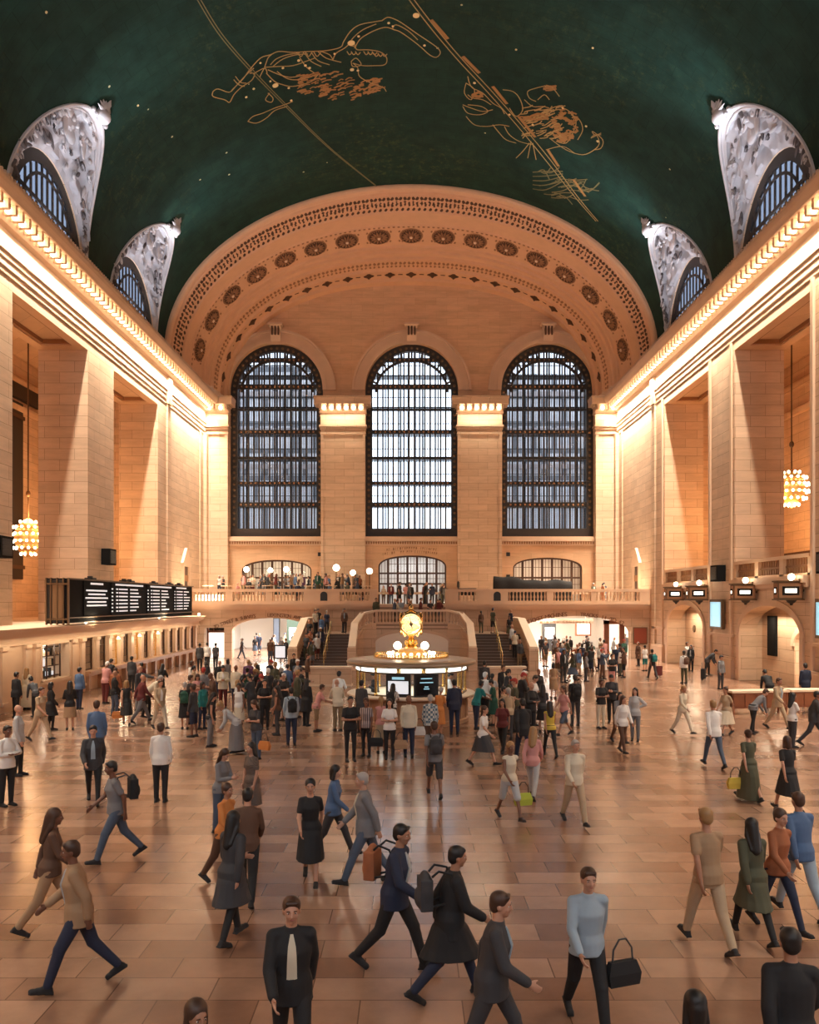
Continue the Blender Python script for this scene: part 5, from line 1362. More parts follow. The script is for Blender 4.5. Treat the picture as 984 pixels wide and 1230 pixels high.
def part(kind, pose, sex, var=''):
    key = (kind, pose, sex, var)
    if key in _pm: return _pm[key]
    J = joints(pose, sex); f = sex == 'f'; mb = MB(); g = .93 if f else 1
    T = [(-.13,.10,.085,0),(-.06,.165 if f else .155,.115,0.01),(.02,.155 if f else .15,.11,0),(.12,.120 if f else .14,.088 if f else .105,-.004),(.22,.132 if f else .155,.10 if f else .112,-.008),(.33,.140 if f else .165,.116 if f else .12,-.012),(.40,.130 if f else .155,.098,0),(.455,.10,.078,.004),(.505,.062,.06,.008),(.535,.052,.052,.008)]
    if kind == 'body':
        rings(mb, J, [(z, rx*.9, ry*.9, oy) if z < .4 else (z, rx, ry, oy) for z, rx, ry, oy in T])
        for s_ in 'LR': cap(mb, J['s'+s_], .046*g, J['neck']+J['S'] @ Vector((0,.01,-.045)), .040)
        for s_ in 'LR':
            cap(mb, J['h'+s_], .074, J['k'+s_], .049*g); cap(mb, J['k'+s_], .049*g, J['a'+s_], .036)
            cf = J['k'+s_].lerp(J['a'+s_], .3); mb.ball(cf+Vector((0,.008,0)), (.045*g,.050*g,.085), 10, 8, (J['k'+s_]-J['a'+s_]).to_track_quat('Z','Y').to_matrix())
            tp = J['t'+s_]
            cap(mb, J['a'+s_]+tp @ Vector((0,.02,-.035)), .035, J['a'+s_]+tp @ Vector((0,-.11,-.052)), .022)
            cap(mb, J['s'+s_], .045*g, J['e'+s_], .037*g); cap(mb, J['e'+s_], .041*g, J['w'+s_], .027*g)
            # hand: palm, four curled fingers and a thumb
            sg = 1 if s_ == 'L' else -1; d = J['d'+s_].normalized(); w = J['w'+s_]
            side = Vector((0,-1,0)) if abs(d.y) < .75 else Vector((0,0,1)); side = (side-d*side.dot(d)).normalized(); inn = d.cross(side).normalized()
            if inn.x*sg > 0: inn = -inn
            pc = w+d*.06
            Rm = Matrix((side, inn, d)).transposed(); mb.ball(pc, (.042,.018,.052), 12, 8, Rm); cap(mb, w, .024, w+d*.04, .024, 8)
            for q in range(4):
                L = (.036,.042,.039,.030)[q]; b0 = w+d*.10+side*(.030-.020*q); b1 = b0+(d*.95+inn*.25).normalized()*L; b2 = b1+(d*.6+inn*.75).normalized()*L*.85
                cap(mb, w+d*.07+side*(.026-.0175*q), .0095, b0, .0095, 8); cap(mb, b0, .0095, b1, .0088, 8); cap(mb, b1, .0088, b2, .0078, 8)
            t0 = w+d*.025+side*.025; t1 = t0+(d*.6+side*.7+inn*.25).normalized()*.042; t2 = t1+(d*.85+side*.25+inn*.35).normalized()*.03
            cap(mb, t0, .0125, t1, .0105, 8); cap(mb, t1, .0105, t2, .009, 8)
        h = J['head']; H = J['H']; P = lambda x, y, z: h+H @ Vector((x,y,z))
        cap(mb, J['neck']-J['S'] @ Vector((0,0,.04)), .056*g, P(0,.012,-.06), .050*g)
        mb.ball(P(0,.012,.022), (.076,.094,.096), 18, 12, H); mb.ball(P(0,-.014,-.03), (.060,.070,.078), 16, 10, H)   # cranium and face
        mb.ball(P(0,-.062,-.088), (.026,.022,.022), 10, 8, H)                                                        # chin
        cap(mb, P(0,-.086,.016), .010, P(0,-.104,-.022), .0135, 8); mb.ball(P(0,-.088,-.026), (.021,.014,.010), 8, 6, H)
        cap(mb, P(-.034,-.076,.030), .011, P(.034,-.076,.030), .011, 8)                                               # brow
        for sg in (-1,1): mb.ball(P(sg*.077,.012,-.012), (.010,.020,.032), 8, 8, H); mb.ball(P(sg*.038,-.060,-.028), (.022,.018,.020), 8, 6, H)
        mb.ball(P(0,-.082,-.054), (.024,.010,.010), 8, 6, H)
        me = fuse(mb, 'person', .0115, 3, SKIN[0])
    elif kind == 'face':
        h = J['head']; H = J['H']; P = lambda x, y, z: h+H @ Vector((x,y,z))
        for sg in (-1,1):
            mb.mi = 1; mb.ball(P(sg*.031,-.073,.006), (.0125,.008,.0065), 10, 6, H); mb.mi = 0; mb.ball(P(sg*.031,-.0785,.006), (.007,.004,.0062), 8, 6, H)
            mb.cbox(P(sg*.032,-.0875,.030), (.016,.003,.003), H)
        mb.mi = 2; mb.ball(P(0,-.0895,-.054), (.022,.006,.0065), 10, 6, H)
        me = mb.mesh('face_features', 50); 
        for m_ in (M['eye'], M['eye_white'], M['lip']): me.materials.append(m_)
    elif kind == 'hair':
        h = J['head']; H = J['H']; P = lambda x, y, z: h+H @ Vector((x,y,z))
        mb.ball(P(0,.024,.040), (.087,.096,.090), 18, 12, H); mb.ball(P(0,.050,-.005), (.078,.066,.085), 14, 10, H)
        if var == 'short': cap(mb, P(-.045,-.052,.088), .022, P(.045,-.052,.088), .022, 10)
        if var in ('long','pony','bun','bob'): mb.ball(P(0,.028,.042), (.092,.102,.094), 18, 12, H)
        if var in ('long','bob'):
            b = J['S'] @ Vector((0,.115,.36))+J['hip'] if var == 'long' else P(0,.065,-.12)
            cap(mb, P(0,.062,.0), .080, b, .062); 
            for sg in (-1,1): cap(mb, P(sg*.066,.02,.02), .032, P(sg*.082,.028,-.13), .032); 
            if var == 'long':
                for sg in (-1,1): cap(mb, P(sg*.078,.035,-.10), .036, b+Vector((sg*.06,-.01,.02)), .034)
        if var == 'pony': cap(mb, P(0,.11,.04), .028, P(0,.135,-.05), .034); cap(mb, P(0,.135,-.05), .034, P(0,.115,-.20), .016)
        if var == 'bun': mb.ball(P(0,.10,.09), .042, 10, 8)
        if var == 'cap': cap(mb, P(0,-.05,.07), .05, P(0,-.10,.062), .03)
        me = fuse(mb, 'hair', .011, 3, HAIR['black'])
    elif kind == 'top':
        e = {'tee':.014,'shirt':.015,'jacket':.023,'dress':.014,'tank':.010,'coat':.028}[var]
        zlow = {'tee':-.10,'shirt':-.12,'jacket':-.17,'dress':-.06,'tank':-.06,'coat':-.20}[var]
        R = [(z, rx+e, ry+e, oy) for z, rx, ry, oy in T if z > zlow+.02 and z < .5]
        w0 = (.178 if f else .168)+e; R = [(zlow, .182+e, .146+e, 0)] + R[0:] + [(.505,.070+e*.5,.066+e*.5,.008)]
        R = [(z, max(rx, .174+e) if z < .06 else rx, max(ry, .142+e) if z < .1 else ry, oy if z > .1 else 0) for z, rx, ry, oy in R]
        if not f: R = [(z, max(rx, .146+e*.9) if z < .3 else rx, max(ry,.112+e) if z < .3 else ry, oy) for z, rx, ry, oy in R]
        rings(mb, J, R)
        for s_ in 'LR': cap(mb, J['s'+s_], .047*g+e, J['neck']+J['S'] @ Vector((0,.01,-.045)), .038+e*.5)
        for s_ in 'LR':
            if var in ('tee','dress'): m = J['s'+s_].lerp(J['e'+s_], .62); cap(mb, J['s'+s_], .046*g+e, m, .044*g+e*1.2)
            elif var == 'tank': pass
            else: cap(mb, J['s'+s_], .045*g+e, J['e'+s_], .042*g+e*.9); cap(mb, J['e'+s_], .042*g+e*.9, J['e'+s_].lerp(J['w'+s_], .95), .032*g+e*.8)
        if var in ('jacket','coat','shirt'):
            mb.loft([[tuple(J['hip']+J['S'] @ Vector((rx*cos(2*pi*j/16), ry*sin(2*pi*j/16), z))) for j in range(16)] for z, rx, ry in ((.49,.078,.074),(.54,.062,.064))])
        me = fuse(mb, 'top', .0135, 2, SKIN[0])
    elif kind == 'front':
        R = [(z, rx+.030, ry+.030, oy) for z, rx, ry, oy in T if -.14 < z < .46]
        V = []
        for z, rx, ry, oy in R+[(.49,.085,.085,.005)]:
            w = .16+.30*(.5-z); Sm = J['S'] if z > .06 else Matrix.Identity(3)
            V.append([tuple(J['hip']+Sm @ Vector((rx*sin(w*t), oy-(ry+.006)*cos(w*t), z))) for t in (-1,-.5,0,.5,1)]+[tuple(J['hip']+Sm @ Vector((rx*.9*sin(w*t), oy-(ry-.02)*cos(w*t), z))) for t in (1,0,-1)])
        mb.loft(V); me = mb.mesh('shirt_front', 50); me.materials.append(SKIN[0])
    elif kind == 'skirt':
        kx = max(abs(J['kL'].y), abs(J['kR'].y)); ln = {'skirt':.50,'dress':.52,'long':.86,'coat':.42}[var]
        fl = .235 if var != 'long' else .27; cy = (J['kL'].y+J['kR'].y)/2*.6
        if pose == 'sit':
            for s_ in 'LR': cap(mb, J['h'+s_], .115, J['k'+s_], .09)
            mb.ball(J['hip'], (.18,.14,.13), 16, 10)
        else:
            R = [(.07,.145 if f else .165,.11,0),(.0,.178,.135,.0),(-.10,.192,.15+kx*.3,cy*.3),(-.3,.21,.17+kx*.6,cy*.8),(-ln,fl,.185+kx*.9,cy)]
            mb.loft([[tuple(J['hip']+Vector((rx*cos(2*pi*j/28)*(1+.03*(j%2)*(z<-.2)), oy+ry*sin(2*pi*j/28)*(1+.03*(j%2)*(z<-.2)), z))) for j in range(28)] for z, rx, ry, oy in R])
        me = fuse(mb, 'skirt', .0135, 2, SKIN[0])
    elif kind == 'trousers':
        mb.loft([[tuple(J['hip']+Vector((rx*cos(2*pi*j/20), ry*sin(2*pi*j/20), z))) for j in range(20)] for z, rx, ry in ((.085,.150 if f else .163,.118),(.0,.180 if f else .170,.136),(-.08,.182,.138),(-.15,.14,.115))])
        k = {'trousers':1,'slim':.86,'shorts':1.1}[var]
        for s_ in 'LR':
            cap(mb, J['h'+s_], .100, J['k'+s_], .074*k); mb.ball(J['k'+s_]+Vector((0,-.008,0)), .072*k, 12, 8)
            if var == 'shorts':
                pass
            else: cap(mb, J['k'+s_], .072*k, J['k'+s_].lerp(J['a'+s_], .97), .054*k)
        me = fuse(mb, 'trousers', .0135, 2, SKIN[0])
    elif kind == 'shoe':
        s_ = var[0]; tp = J['t'+s_]; a = J['a'+s_]; Q = lambda x, y, z: a+tp @ Vector((x,y,z))
        cap(mb, Q(0,.030,-.042), .041, Q(0,-.10,-.050), .038); mb.ball(Q(0,-.145,-.054), (.042,.055,.030), 12, 8, tp); cap(mb, Q(0,.015,-.02), .042, Q(0,-.035,-.03), .040)
        mb.cbox(Q(0,-.055,-.075), (.040,.135,.010), tp)
        if var.endswith('b'): cap(mb, Q(0,.01,-.02), .045, Q(0,.0,.13), .047)
        me = fuse(mb, 'shoe', .011, 2, SKIN[0])
    _pm[key] = me; return me
def addpart(kind, pose, sex, var, mat, parent, name):
    me = part(kind, pose, sex, var); o = bpy.data.objects.new(name, me); COL.objects.link(o); o.parent = parent
    if mat: o.material_slots[0].link = 'OBJECT'; o.material_slots[0].material = mat
    return o
NP = 0; SPOTS = []; LABELS = {}
for o in bpy.data.objects:
    if o.name.startswith(('cafe_table', 'table_lamp', 'balcony_post', 'potted')): SPOTS.append((o.location.x, o.location.y, o.location.z))
def free_spot(x, y, z=0, gap=.5):
    for it in range(60):
        x = max(-17.4, min(17.4, x))
        if z < 1:
            dx, dy = x-BX, y-BY; L = sqrt(dx*dx+dy*dy)
            if L < 2.72: x, y = BX+dx/L*2.74, BY+dy/L*2.74
        hit = False
        for a, b, c in SPOTS:
            dx, dy = x-a, y-b; L = sqrt(dx*dx+dy*dy)
            if L < gap and abs(z-c) < 1.5:
                L = L or .01; x += dx/L*(gap-L+.02) if dx else .05; y += dy/L*(gap-L+.02); hit = True
        if not hit: break
    return x, y
def person(x, y, z, face, pose, sex, hair, hcol, top, tcol, bot, bcol, label, group, h=None, skin=None, shoe='black', feat=False):
    global NP; NP += 1
    rr = random.Random(NP*13)
    sc = (h or (1.64+rr.uniform(-.05,.05) if sex == 'f' else 1.76+rr.uniform(-.06,.06)))/1.77
    r = addpart('body', pose, sex, '', SKIN[skin if skin is not None else rr.choice((0,0,0,1,1,2))], None, 'person')
    r.location = (x, y, z); r.rotation_euler = (0,0,radians(face)); r.scale = (sc,)*3
    r['label'] = label; r['category'] = 'person'; r['group'] = group; LABELS[label] = LABELS.get(label, 0)+1
    if hair != 'none': addpart('hair', pose, sex, hair, HAIR.get(hcol) or cmat('cloth', hcol), r, 'cap' if hair == 'cap' else 'hair')
    tm = cmat('cloth', tcol); bm_ = cmat('cloth', bcol)
    addpart('top', pose, sex, top, tm, r, {'tee':'shirt','tank':'shirt','dress':'bodice'}.get(top, top))
    if bot in ('skirt','dress','long'): addpart('skirt', pose, sex, bot, bm_, r, 'skirt')
    else: addpart('trousers', pose, sex, bot, bm_, r, 'shorts' if bot == 'shorts' else 'trousers')
    if top == 'jacket': addpart('front', pose, sex, '', cmat('cloth', ('white','pale_grey','pale_blue','cream')[NP % 4]), r, 'shirt_front')
    if top == 'coat': addpart('skirt', pose, sex, 'coat', tm, r, 'coat_skirt')
    for s_ in 'LR': addpart('shoe', pose, sex, s_, cmat('cloth', shoe), r, 'shoe')
    if feat or (y < 34 and abs((face+180)%360-180) < 120): addpart('face', pose, sex, '', None, r, 'face_features')
    SPOTS.append((x, y, z)); return r, sc
# bags -------------------------------------------------------------------------------------
def _bag_meshes():
    D = {}
    q = MB(); q.ball((0,0,0),(.15,.085,.22),16,12); q.cbox((0,0,-.03),(.13,.07,.17)); q.ball((0,.07,-.07),(.11,.05,.11),12,8); D['backpack'] = [('bag_body', fuse(q,'backpack',.014,4,SKIN[0]))]
    q = MB()
    for sx in (-1,1): q.path([(sx*.10,-.06,.17),(sx*.12,-.13,.235),(sx*.13,-.27,.20),(sx*.12,-.31,.05),(sx*.11,-.22,-.12),(sx*.09,-.07,-.16)], .014, 6)
    D['backpack'].append(('shoulder_strap', q.mesh('shoulder_strap', 50)))
    q = MB(); q.loft([[(a*.17,b*.055,-.14) for a,b in ((-1,-1),(1,-1),(1,1),(-1,1))],[(a*.19,b*.06,-.02) for a,b in ((-1,-1),(1,-1),(1,1),(-1,1))],[(a*.15,b*.03,.10) for a,b in ((-1,-1),(1,-1),(1,1),(-1,1))]]); D['handbag'] = [('bag_body', q.mesh('handbag'))]
    q = MB(); q.path([(-.12,0,.09),(-.11,0,.22),(-.04,0,.32),(.04,0,.32),(.11,0,.22),(.12,0,.09)], .010, 6); D['handbag'].append(('handle', q.mesh('handle', 50)))
    q = MB(); q.cbox((0,0,.36),(.20,.11,.28)); q.cbox((0,-.115,.36),(.17,.01,.2)); 
    for sx in (-1,1): q.ball((sx*.15,.06,.045),(.03,.045,.045),8,6)
    D['suitcase'] = [('case_body', q.mesh('suitcase'))]
    q = MB(); q.path([(-.08,.08,.64),(-.08,.08,.98),(.08,.08,.98),(.08,.08,.64)], .010, 6); D['suitcase'].append(('handle', q.mesh('handle')))
    return D
BAGS = _bag_meshes()
def bag(kind, p, sc, face, col, label, off):
    r = empty(kind, tuple(Vector(p)+Matrix.Rotation(radians(face), 3, 'Z') @ (Vector(off)*sc)), radians(face), label=label, category='suitcase' if kind == 'suitcase' else 'bag')
    for i, (nm, me) in enumerate(BAGS[kind]):
        o = bpy.data.objects.new(nm, me); COL.objects.link(o); o.parent = r
        if not me.materials: me.materials.append(M['black'])
        o.material_slots[0].link = 'OBJECT'; o.material_slots[0].material = cmat('cloth', col) if i == 0 else cmat('cloth', 'black' if col != 'black' else 'charcoal')
    return r
PW = dict(stand='standing', relaxed='standing', crossed='arms crossed', phone='looking at a phone', reading='reading', hips='hand on hip', photo='taking a photo', walk='walking', stroll='strolling', stride='striding', carry='walking with bent arm', lean='leaning forward', bend='bending', point='pointing', sit='seated')
BN = dict(trousers='trousers', slim='slim trousers', shorts='shorts', skirt='skirt', dress='dress', long='long skirt')
TN = dict(tee='T-shirt', shirt='shirt', jacket='jacket', dress='dress', tank='top', coat='coat')
HN = dict(short='short hair', long='long hair', pony='ponytail', bun='hair bun', bob='bobbed hair', cap='cap', none='bald head')
cw = lambda c: c.replace('_', ' ')
def autolabel(pose, hair, hcol, top, tcol, bot, bcol, place, face=0):
    c = f"person in {cw(tcol)} dress" if top == 'dress' else f"person in {cw(tcol)} {TN[top]}, {cw(bcol)} {BN[bot].replace('slim ','')}"
    hd = 'bald' if hair == 'none' else f"{cw(hcol)} {HN[hair]}"
    return f"{c}, {hd}, {PW[pose]} {place}"
DUP = []
# x, feet y in the photograph, facing, pose, sex, hair, hair colour, top, colour, bottom, colour, place, extras
PEOPLE = [
 (8,968,60,'crossed','m','short','black','shirt','white','trousers','black','at the left edge, nearest one there','man'),
 (22,932,100,'hips','m','none','black','shirt','pale_grey','trousers','black','just behind the white shirt at left edge'),
 (19,862,150,'stand','m','short','black','jacket','black','trousers','black','by the lit shop window'),
 (32,852,170,'stand','f','long','fair','coat','cream','long','cream','against the lit shop window'),
 (61,877,120,'relaxed','f','bob','black','coat','black','slim','black','left of the tan skirt','handbag:black'),
 (84,877,200,'crossed','f','long','black','shirt','black','skirt','tan','in front of the ticket counter'),
 (95,852,160,'stand','m','short','black','shirt','blue','trousers','navy','at the ticket counter'),
 (44,862,230,'bend','f','bun','black','shirt','charcoal','trousers','black','between window and tan skirt'),
 (48,890,70,'walk','m','short','brown','tee','beige','trousers','beige','left of centre on open floor'),
 (112,965,20,'stride','m','short','black','jacket','charcoal','slim','black','left foreground, middle of a gap'),
 (116,925,190,'stand','m','short','brown','shirt','blue','trousers','denim','directly behind the charcoal jacket'),
 (140,1034,-60,'stride','m','short','black','tee','grey','trousers','denim','with dark backpack in left foreground','backpack:black'),
 (193,963,185,'stand','m','short','brown','shirt','white','trousers','black','alone in the open left floor'),
 (152,872,200,'walk','f','bob','fair','tank','black','skirt','black','carrying an orange bag near tickets','handbag:orange'),
 (177,862,100,'bend','m','short','grey','shirt','cream','trousers','black','left of the green backpack'),
 (192,876,40,'walk','m','short','brown','jacket','beige','trousers','cream','beside the bending cream shirt'),
 (222,876,190,'stand','f','short','grey','tee','black','dress','black','wearing a green backpack','backpack:green'),
 (237,860,20,'reading','f','long','brown','tee','pink','trousers','grey','right of the green backpack'),
 (130,836,160,'lean','m','short','black','jacket','black','trousers','black','leaning on the ticket counter, left one'),
 (158,831,170,'stand','m','short','black','shirt','charcoal','trousers','black','at the middle ticket windows'),
 (193,840,170,'lean','f','long','black','coat','black','trousers','black','at the right ticket windows'),
 (253,897,100,'phone','f','long','black','tank','black','trousers','grey','beside the left crowd'),
 (243,876,60,'stand','f','bob','black','shirt','teal','slim','navy','at the left end of the crowd'),
 (287,880,0,'stand','f','bun','black','tank','white','skirt','cream','in the middle of left crowd'),
 (297,850,190,'stand','f','bun','black','dress','green','dress','green','at the back of left crowd'),
 (318,876,10,'crossed','m','short','black','tee','black','trousers','black','on the right of left crowd'),
 (284,905,-80,'bend','f','bun','fair','shirt','pale_grey','long','grey','at the front of left crowd'),
 (308,912,-30,'reading','f','long','brown','tee','charcoal','trousers','denim','with orange bag at left crowd','handbag:orange'),
 (338,862,180,'stand','m','short','black','tee','charcoal','trousers','black','at back right of left crowd'),
 (350,895,195,'stand','m','short','black','shirt','pale_blue','trousers','navy','with black shoulder backpack, left of booth','backpack:black'),
 (265,1000,60,'reading','f','long','brown','shirt','grey','trousers','denim','left one of the chatting pair'),
 (303,990,-40,'stand','f','long','black','dress','patterned','dress','patterned','right one of the chatting pair'),
 (406,878,195,'lean','m','none','black','shirt','cream','trousers','khaki','bending left of the booth'),
 (380,879,110,'lean','f','short','brown','tee','pink','shorts','khaki','beside khaki trousers left of booth'),
 (368,872,150,'stand','f','long','black','coat','black','trousers','black','behind khaki shorts left of booth'),
 (425,864,170,'lean','m','short','black','shirt','white','trousers','navy','at the left of booth counter'),
 (421,914,15,'crossed','m','short','black','tee','black','slim','black','leftmost of the row before the booth'),
 (440,908,-10,'stand','f','bun','brown','tee','striped','slim','black','second in the row before the booth','handbag:black'),
 (458,905,190,'stand','f','pony','fair','tank','pink','skirt','beige','half hidden in the booth row'),
 (468,912,0,'crossed','f','long','black','tee','white','slim','black','in the booth row with tan bag','handbag:tan'),
 (491,909,5,'stand','m','none','brown','shirt','cream','trousers','navy','middle of the booth row'),
 (517,905,180,'stand','m','short','grey','shirt','plaid','shorts','brown','in plaid shirt before the booth'),
 (528,884,150,'reading','f','short','grey','dress','orange','dress','orange','at the right front of booth'),
 (546,882,185,'stand','m','short','black','jacket','navy','trousers','navy','in a dark suit facing the booth'),
 (572,876,120,'lean','m','short','black','tee','teal','trousers','navy','in teal leaning at booth counter'),
 (579,866,140,'stand','m','cap','white','shirt','white','trousers','black','with white cap right of booth'),
 (590,860,160,'lean','f','short','black','tee','pale_grey','trousers','grey','right of the white cap'),
 (480,872,170,'lean','f','long','black','tee','white','trousers','black','at booth counter with backpack','backpack:black'),
 (434,880,150,'stand','m','short','black','shirt','charcoal','trousers','black','at booth counter behind the row'),
 (522,958,185,'walk','m','short','brown','tee','grey','shorts','charcoal','with grey backpack, centre floor','backpack:charcoal'),
 (604,852,30,'stand','m','short','brown','jacket','black','trousers','black','left of the hugging pair'),
 (612,855,-80,'stand','m','short','black','coat','navy','trousers','black','right of the hugging pair'),
 (582,842,170,'stand','m','short','black','jacket','charcoal','trousers','black','behind the booth near stairs'),
 (629,852,100,'walk','f','pony','brown','shirt','rust','trousers','tan','right of the hugging pair in rust'),
 (580,920,60,'walk','f','bun','brown','tee','white','skirt','charcoal','hurrying right of the booth row'),
 (629,917,190,'stride','m','short','black','jacket','black','trousers','navy','striding right of centre'),
 (604,905,-20,'walk','f','long','black','tee','maroon','slim','black','between white top and black jacket'),
 (661,910,185,'walk','f','long','black','tank','yellow','slim','black','with a bright yellow top'),
 (691,872,185,'stand','m','short','black','tee','black','trousers','charcoal','wearing a large black backpack','backpack:black'),
 (665,839,185,'stand','f','bob','black','dress','tan','dress','tan','on the bright floor strip'),
 (677,820,30,'stand','m','short','black','jacket','black','trousers','charcoal','right of the tan dress'),
 (640,872,60,'phone','m','short','black','tee','white','trousers','grey','on the edge of bright floor'),
 (652,880,170,'stand','f','long','black','tee','charcoal','skirt','black','behind the yellow top'),
 (678,884,-60,'walk','f','pony','brown','tee','pink','shorts','denim','right of the yellow top'),
 (722,875,20,'crossed','m','short','brown','tee','black','trousers','cream','with pale trousers and crossed arms'),
 (735,868,-20,'reading','m','short','black','shirt','charcoal','trousers','black','next to the pale trousers'),
 (744,893,10,'walk','f','long','black','jacket','grey','slim','brown','in grey jacket walking at us'),
 (763,890,-20,'hips','f','long','black','shirt','pale_grey','trousers','grey','right of the grey jacket'),
 (695,812,40,'stand','f','bob','black','shirt','blue','shorts','beige','with grey backpack by right passage','backpack:grey'),
 (711,806,10,'crossed','f','long','black','tee','white','slim','black','left of the white pair'),
 (721,806,-20,'stand','f','short','black','shirt','white','slim','navy','right of the white pair'),
 (735,826,20,'crossed','m','short','black','tee','black','shorts','pink','alone by the right passage'),
 (775,806,200,'stand','f','bun','black','tee','white','shorts','teal','by the red notice board'),
 (784,816,190,'walk','m','short','black','tee','black','trousers','charcoal','wearing a teal backpack','backpack:teal'),
 (822,821,190,'stand','m','short','black','shirt','white','trousers','olive','wearing a brown backpack','backpack:brown'),
 (840,806,30,'photo','m','short','black','shirt','white','trousers','black','left of the far right pair'),
 (847,807,-30,'stand','f','bob','black','jacket','black','trousers','black','right of the far right pair'),
 (858,812,60,'bend','m','short','black','jacket','charcoal','trousers','black','stooping over bags by right pier'),
 (866,828,30,'stand','m','cap','charcoal','shirt','grey','trousers','charcoal','in a cap before the right pier'),
 (767,800,-60,'stand','f','bob','brown','coat','brown','slim','black','by the corner notice board'),
 (905,882,100,'bend','f','short','brown','shirt','grey','slim','black','stooping near the wooden desk'),
 (934,876,30,'walk','m','short','brown','jacket','beige','trousers','beige','behind the stooping grey shirt'),
 (925,852,180,'bend','m','short','black','shirt','black','trousers','black','bent over the wooden desk'),
 (952,898,100,'crossed','f','long','black','tee','white','trousers','charcoal','in white top near right edge'),
 (968,848,185,'stand','m','short','black','jacket','navy','trousers','navy','between the two wooden desks'),
 (978,896,70,'stride','m','short','black','jacket','charcoal','trousers','charcoal','striding out at the right edge'),
 (858,922,185,'walk','m','short','fair','shirt','white','slim','denim','crossing the open right floor'),
 (873,884,-60,'walk','f','bun','brown','tee','beige','skirt','cream','behind the white shirt on right'),
 (820,882,30,'walk','f','pony','fair','shirt','cream','trousers','cream','faintly pale, in empty right floor'),
 (900,962,185,'walk','f','bun','brown','dress','olive','long','olive','in olive gown with yellow bag','handbag:yellow'),
 (947,977,185,'walk','f','bob','brown','tee','black','skirt','black','black outfit, bare legs, right side'),
 (905,1130,185,'walk','f','long','black','coat','olive','slim','black','dark coat, right foreground'),
 (934,1118,20,'walk','f','bun','brown','shirt','rust','slim','navy','rust shirt, right foreground'),
 (962,1102,-170,'walk','m','short','brown','shirt','blue','trousers','pale_blue','blue shirt, right foreground'),
 (851,1140,190,'walk','m','short','fair','tee','tan','trousers','beige','all in tan, right foreground'),
 (952,1375,170,'walk','m','short','black','jacket','black','trousers','black','cut off in the lower right corner'),
 (838,1455,180,'walk','f','bob','black','tee','brown','slim','black','only the head showing at bottom right'),
 (705,1236,5,'walk','m','short','brown','shirt','pale_blue','trousers','black','nearest right with dark shoulder bag'),
 (350,1300,10,'walk','m','short','brown','jacket','black','trousers','black','nearest left of centre, white shirt front'),
 (540,1200,100,'stride','m','short','black','coat','black','trousers','navy','big dark figure in the centre foreground','backpack:charcoal'),
 (474,1165,70,'stride','m','short','black','jacket','navy','trousers','black','left of the big dark centre figure','backpack:rust'),
 (590,1290,80,'stride','m','short','brown','jacket','charcoal','trousers','charcoal','right of the big dark centre figure'),
 (440,1062,-80,'walk','m','short','grey','jacket','grey','trousers','denim','grey jacket above the dark foreground group'),
 (400,1030,80,'walk','f','bob','black','shirt','blue','trousers','charcoal','blue shirt right of the ponytail dress'),
 (278,1132,150,'carry','f','long','black','coat','charcoal','slim','black','charcoal coat holding a camera, left foreground'),
 (297,1085,185,'walk','m','short','black','shirt','brown','trousers','black','behind the charcoal coat'),
 (270,1062,60,'walk','f','bun','brown','shirt','orange','trousers','brown','orange shirt in the left foreground'),
 (373,1060,5,'walk','f','pony','black','dress','black','dress','black','black dress walking toward us, centre left'),
 (95,1186,-70,'stride','m','short','brown','jacket','tan','trousers','navy','tan jacket in the lower left'),
 (60,1120,110,'walk','f','long','brown','shirt','brown','trousers','tan','behind the tan jacket at left'),
 (612,985,20,'walk','f','pony','fair','tank','cream','shorts','pale_grey','with lime bag, right of centre','handbag:lime'),
 (640,960,160,'walk','f','long','fair','shirt','pink','trousers','pale_grey','pink shirt, right of centre'),
 (690,990,10,'walk','m','short','grey','shirt','cream','trousers','beige','cream shirt in the open right centre'),
 (232,1462,40,'walk','f','bob','brown','shirt','charcoal','trousers','charcoal','only the head at the bottom left'),
 (240,806,185,'stand','m','short','black','jacket','charcoal','trousers','black','beside the white doorway, left one'),
 (249,804,185,'stand','m','short','black','shirt','white','trousers','charcoal','white shirt by the left doorway'),
 (259,804,170,'stand','m','short','black','tee','charcoal','trousers','black','right of the left doorway'),
 (369,827,100,'stand','m','short','brown','shirt','brown','trousers','black','before the low wall at left stairs'),
 (748,905,20,'stroll','f','long','brown','shirt','white','slim','brown','behind the grey jacket'),
 (353,824,10,'stand','f','bun','black','shirt','black','trousers','charcoal','by the floor sign near left stairs'),
 (700,1132,-10,'hidden','m','','','','','','','',''),
]
def baglab(col, kind, vb, who, place):
    t = f"{cw(col)} {kind} {vb} the person in {who}, {place}"
    return t if len(t.split()) <= 16 else f"{cw(col)} {kind} of the person {place}"
for row in PEOPLE:
    if row[3] == 'hidden': continue
    px, py, face, pose, sex, hair, hcol, top, tcol, bot, bcol, place = row[:12]; ex = row[12] if len(row) > 12 else ''
    x, y = free_spot(*ground(px, py))
    lab = autolabel(pose, hair, hcol, top, tcol, bot, bcol, place)
    w = lab.split()
    if len(w) > 16:
        c = f"person in {cw(tcol)} {'dress' if top == 'dress' else TN[top]}"
        lab = f"{c}, {PW[pose]}, {place}"
        if len(lab.split()) > 16: lab = f"{c}, {place}"
    r, sc = person(x, y, 0, face, pose, sex, hair, hcol, top, tcol, bot, bcol, lab, 'travellers on the concourse floor')
    who = f"{cw(tcol)} {'dress' if top == 'dress' else TN[top]}"
    if ex.startswith('backpack'): col = ex.split(':')[1]; bag('backpack', (x,y,0), sc, face, col, baglab(col, 'backpack', 'worn by', who, place), (0,.27 if top not in ('jacket','coat') else .28,1.24))
    if ex.startswith('handbag'): col = ex.split(':')[1]; bag('handbag', (x,y,0), sc, face, col, baglab(col, 'handbag', 'of', who, place), (.33,-.02,.46))
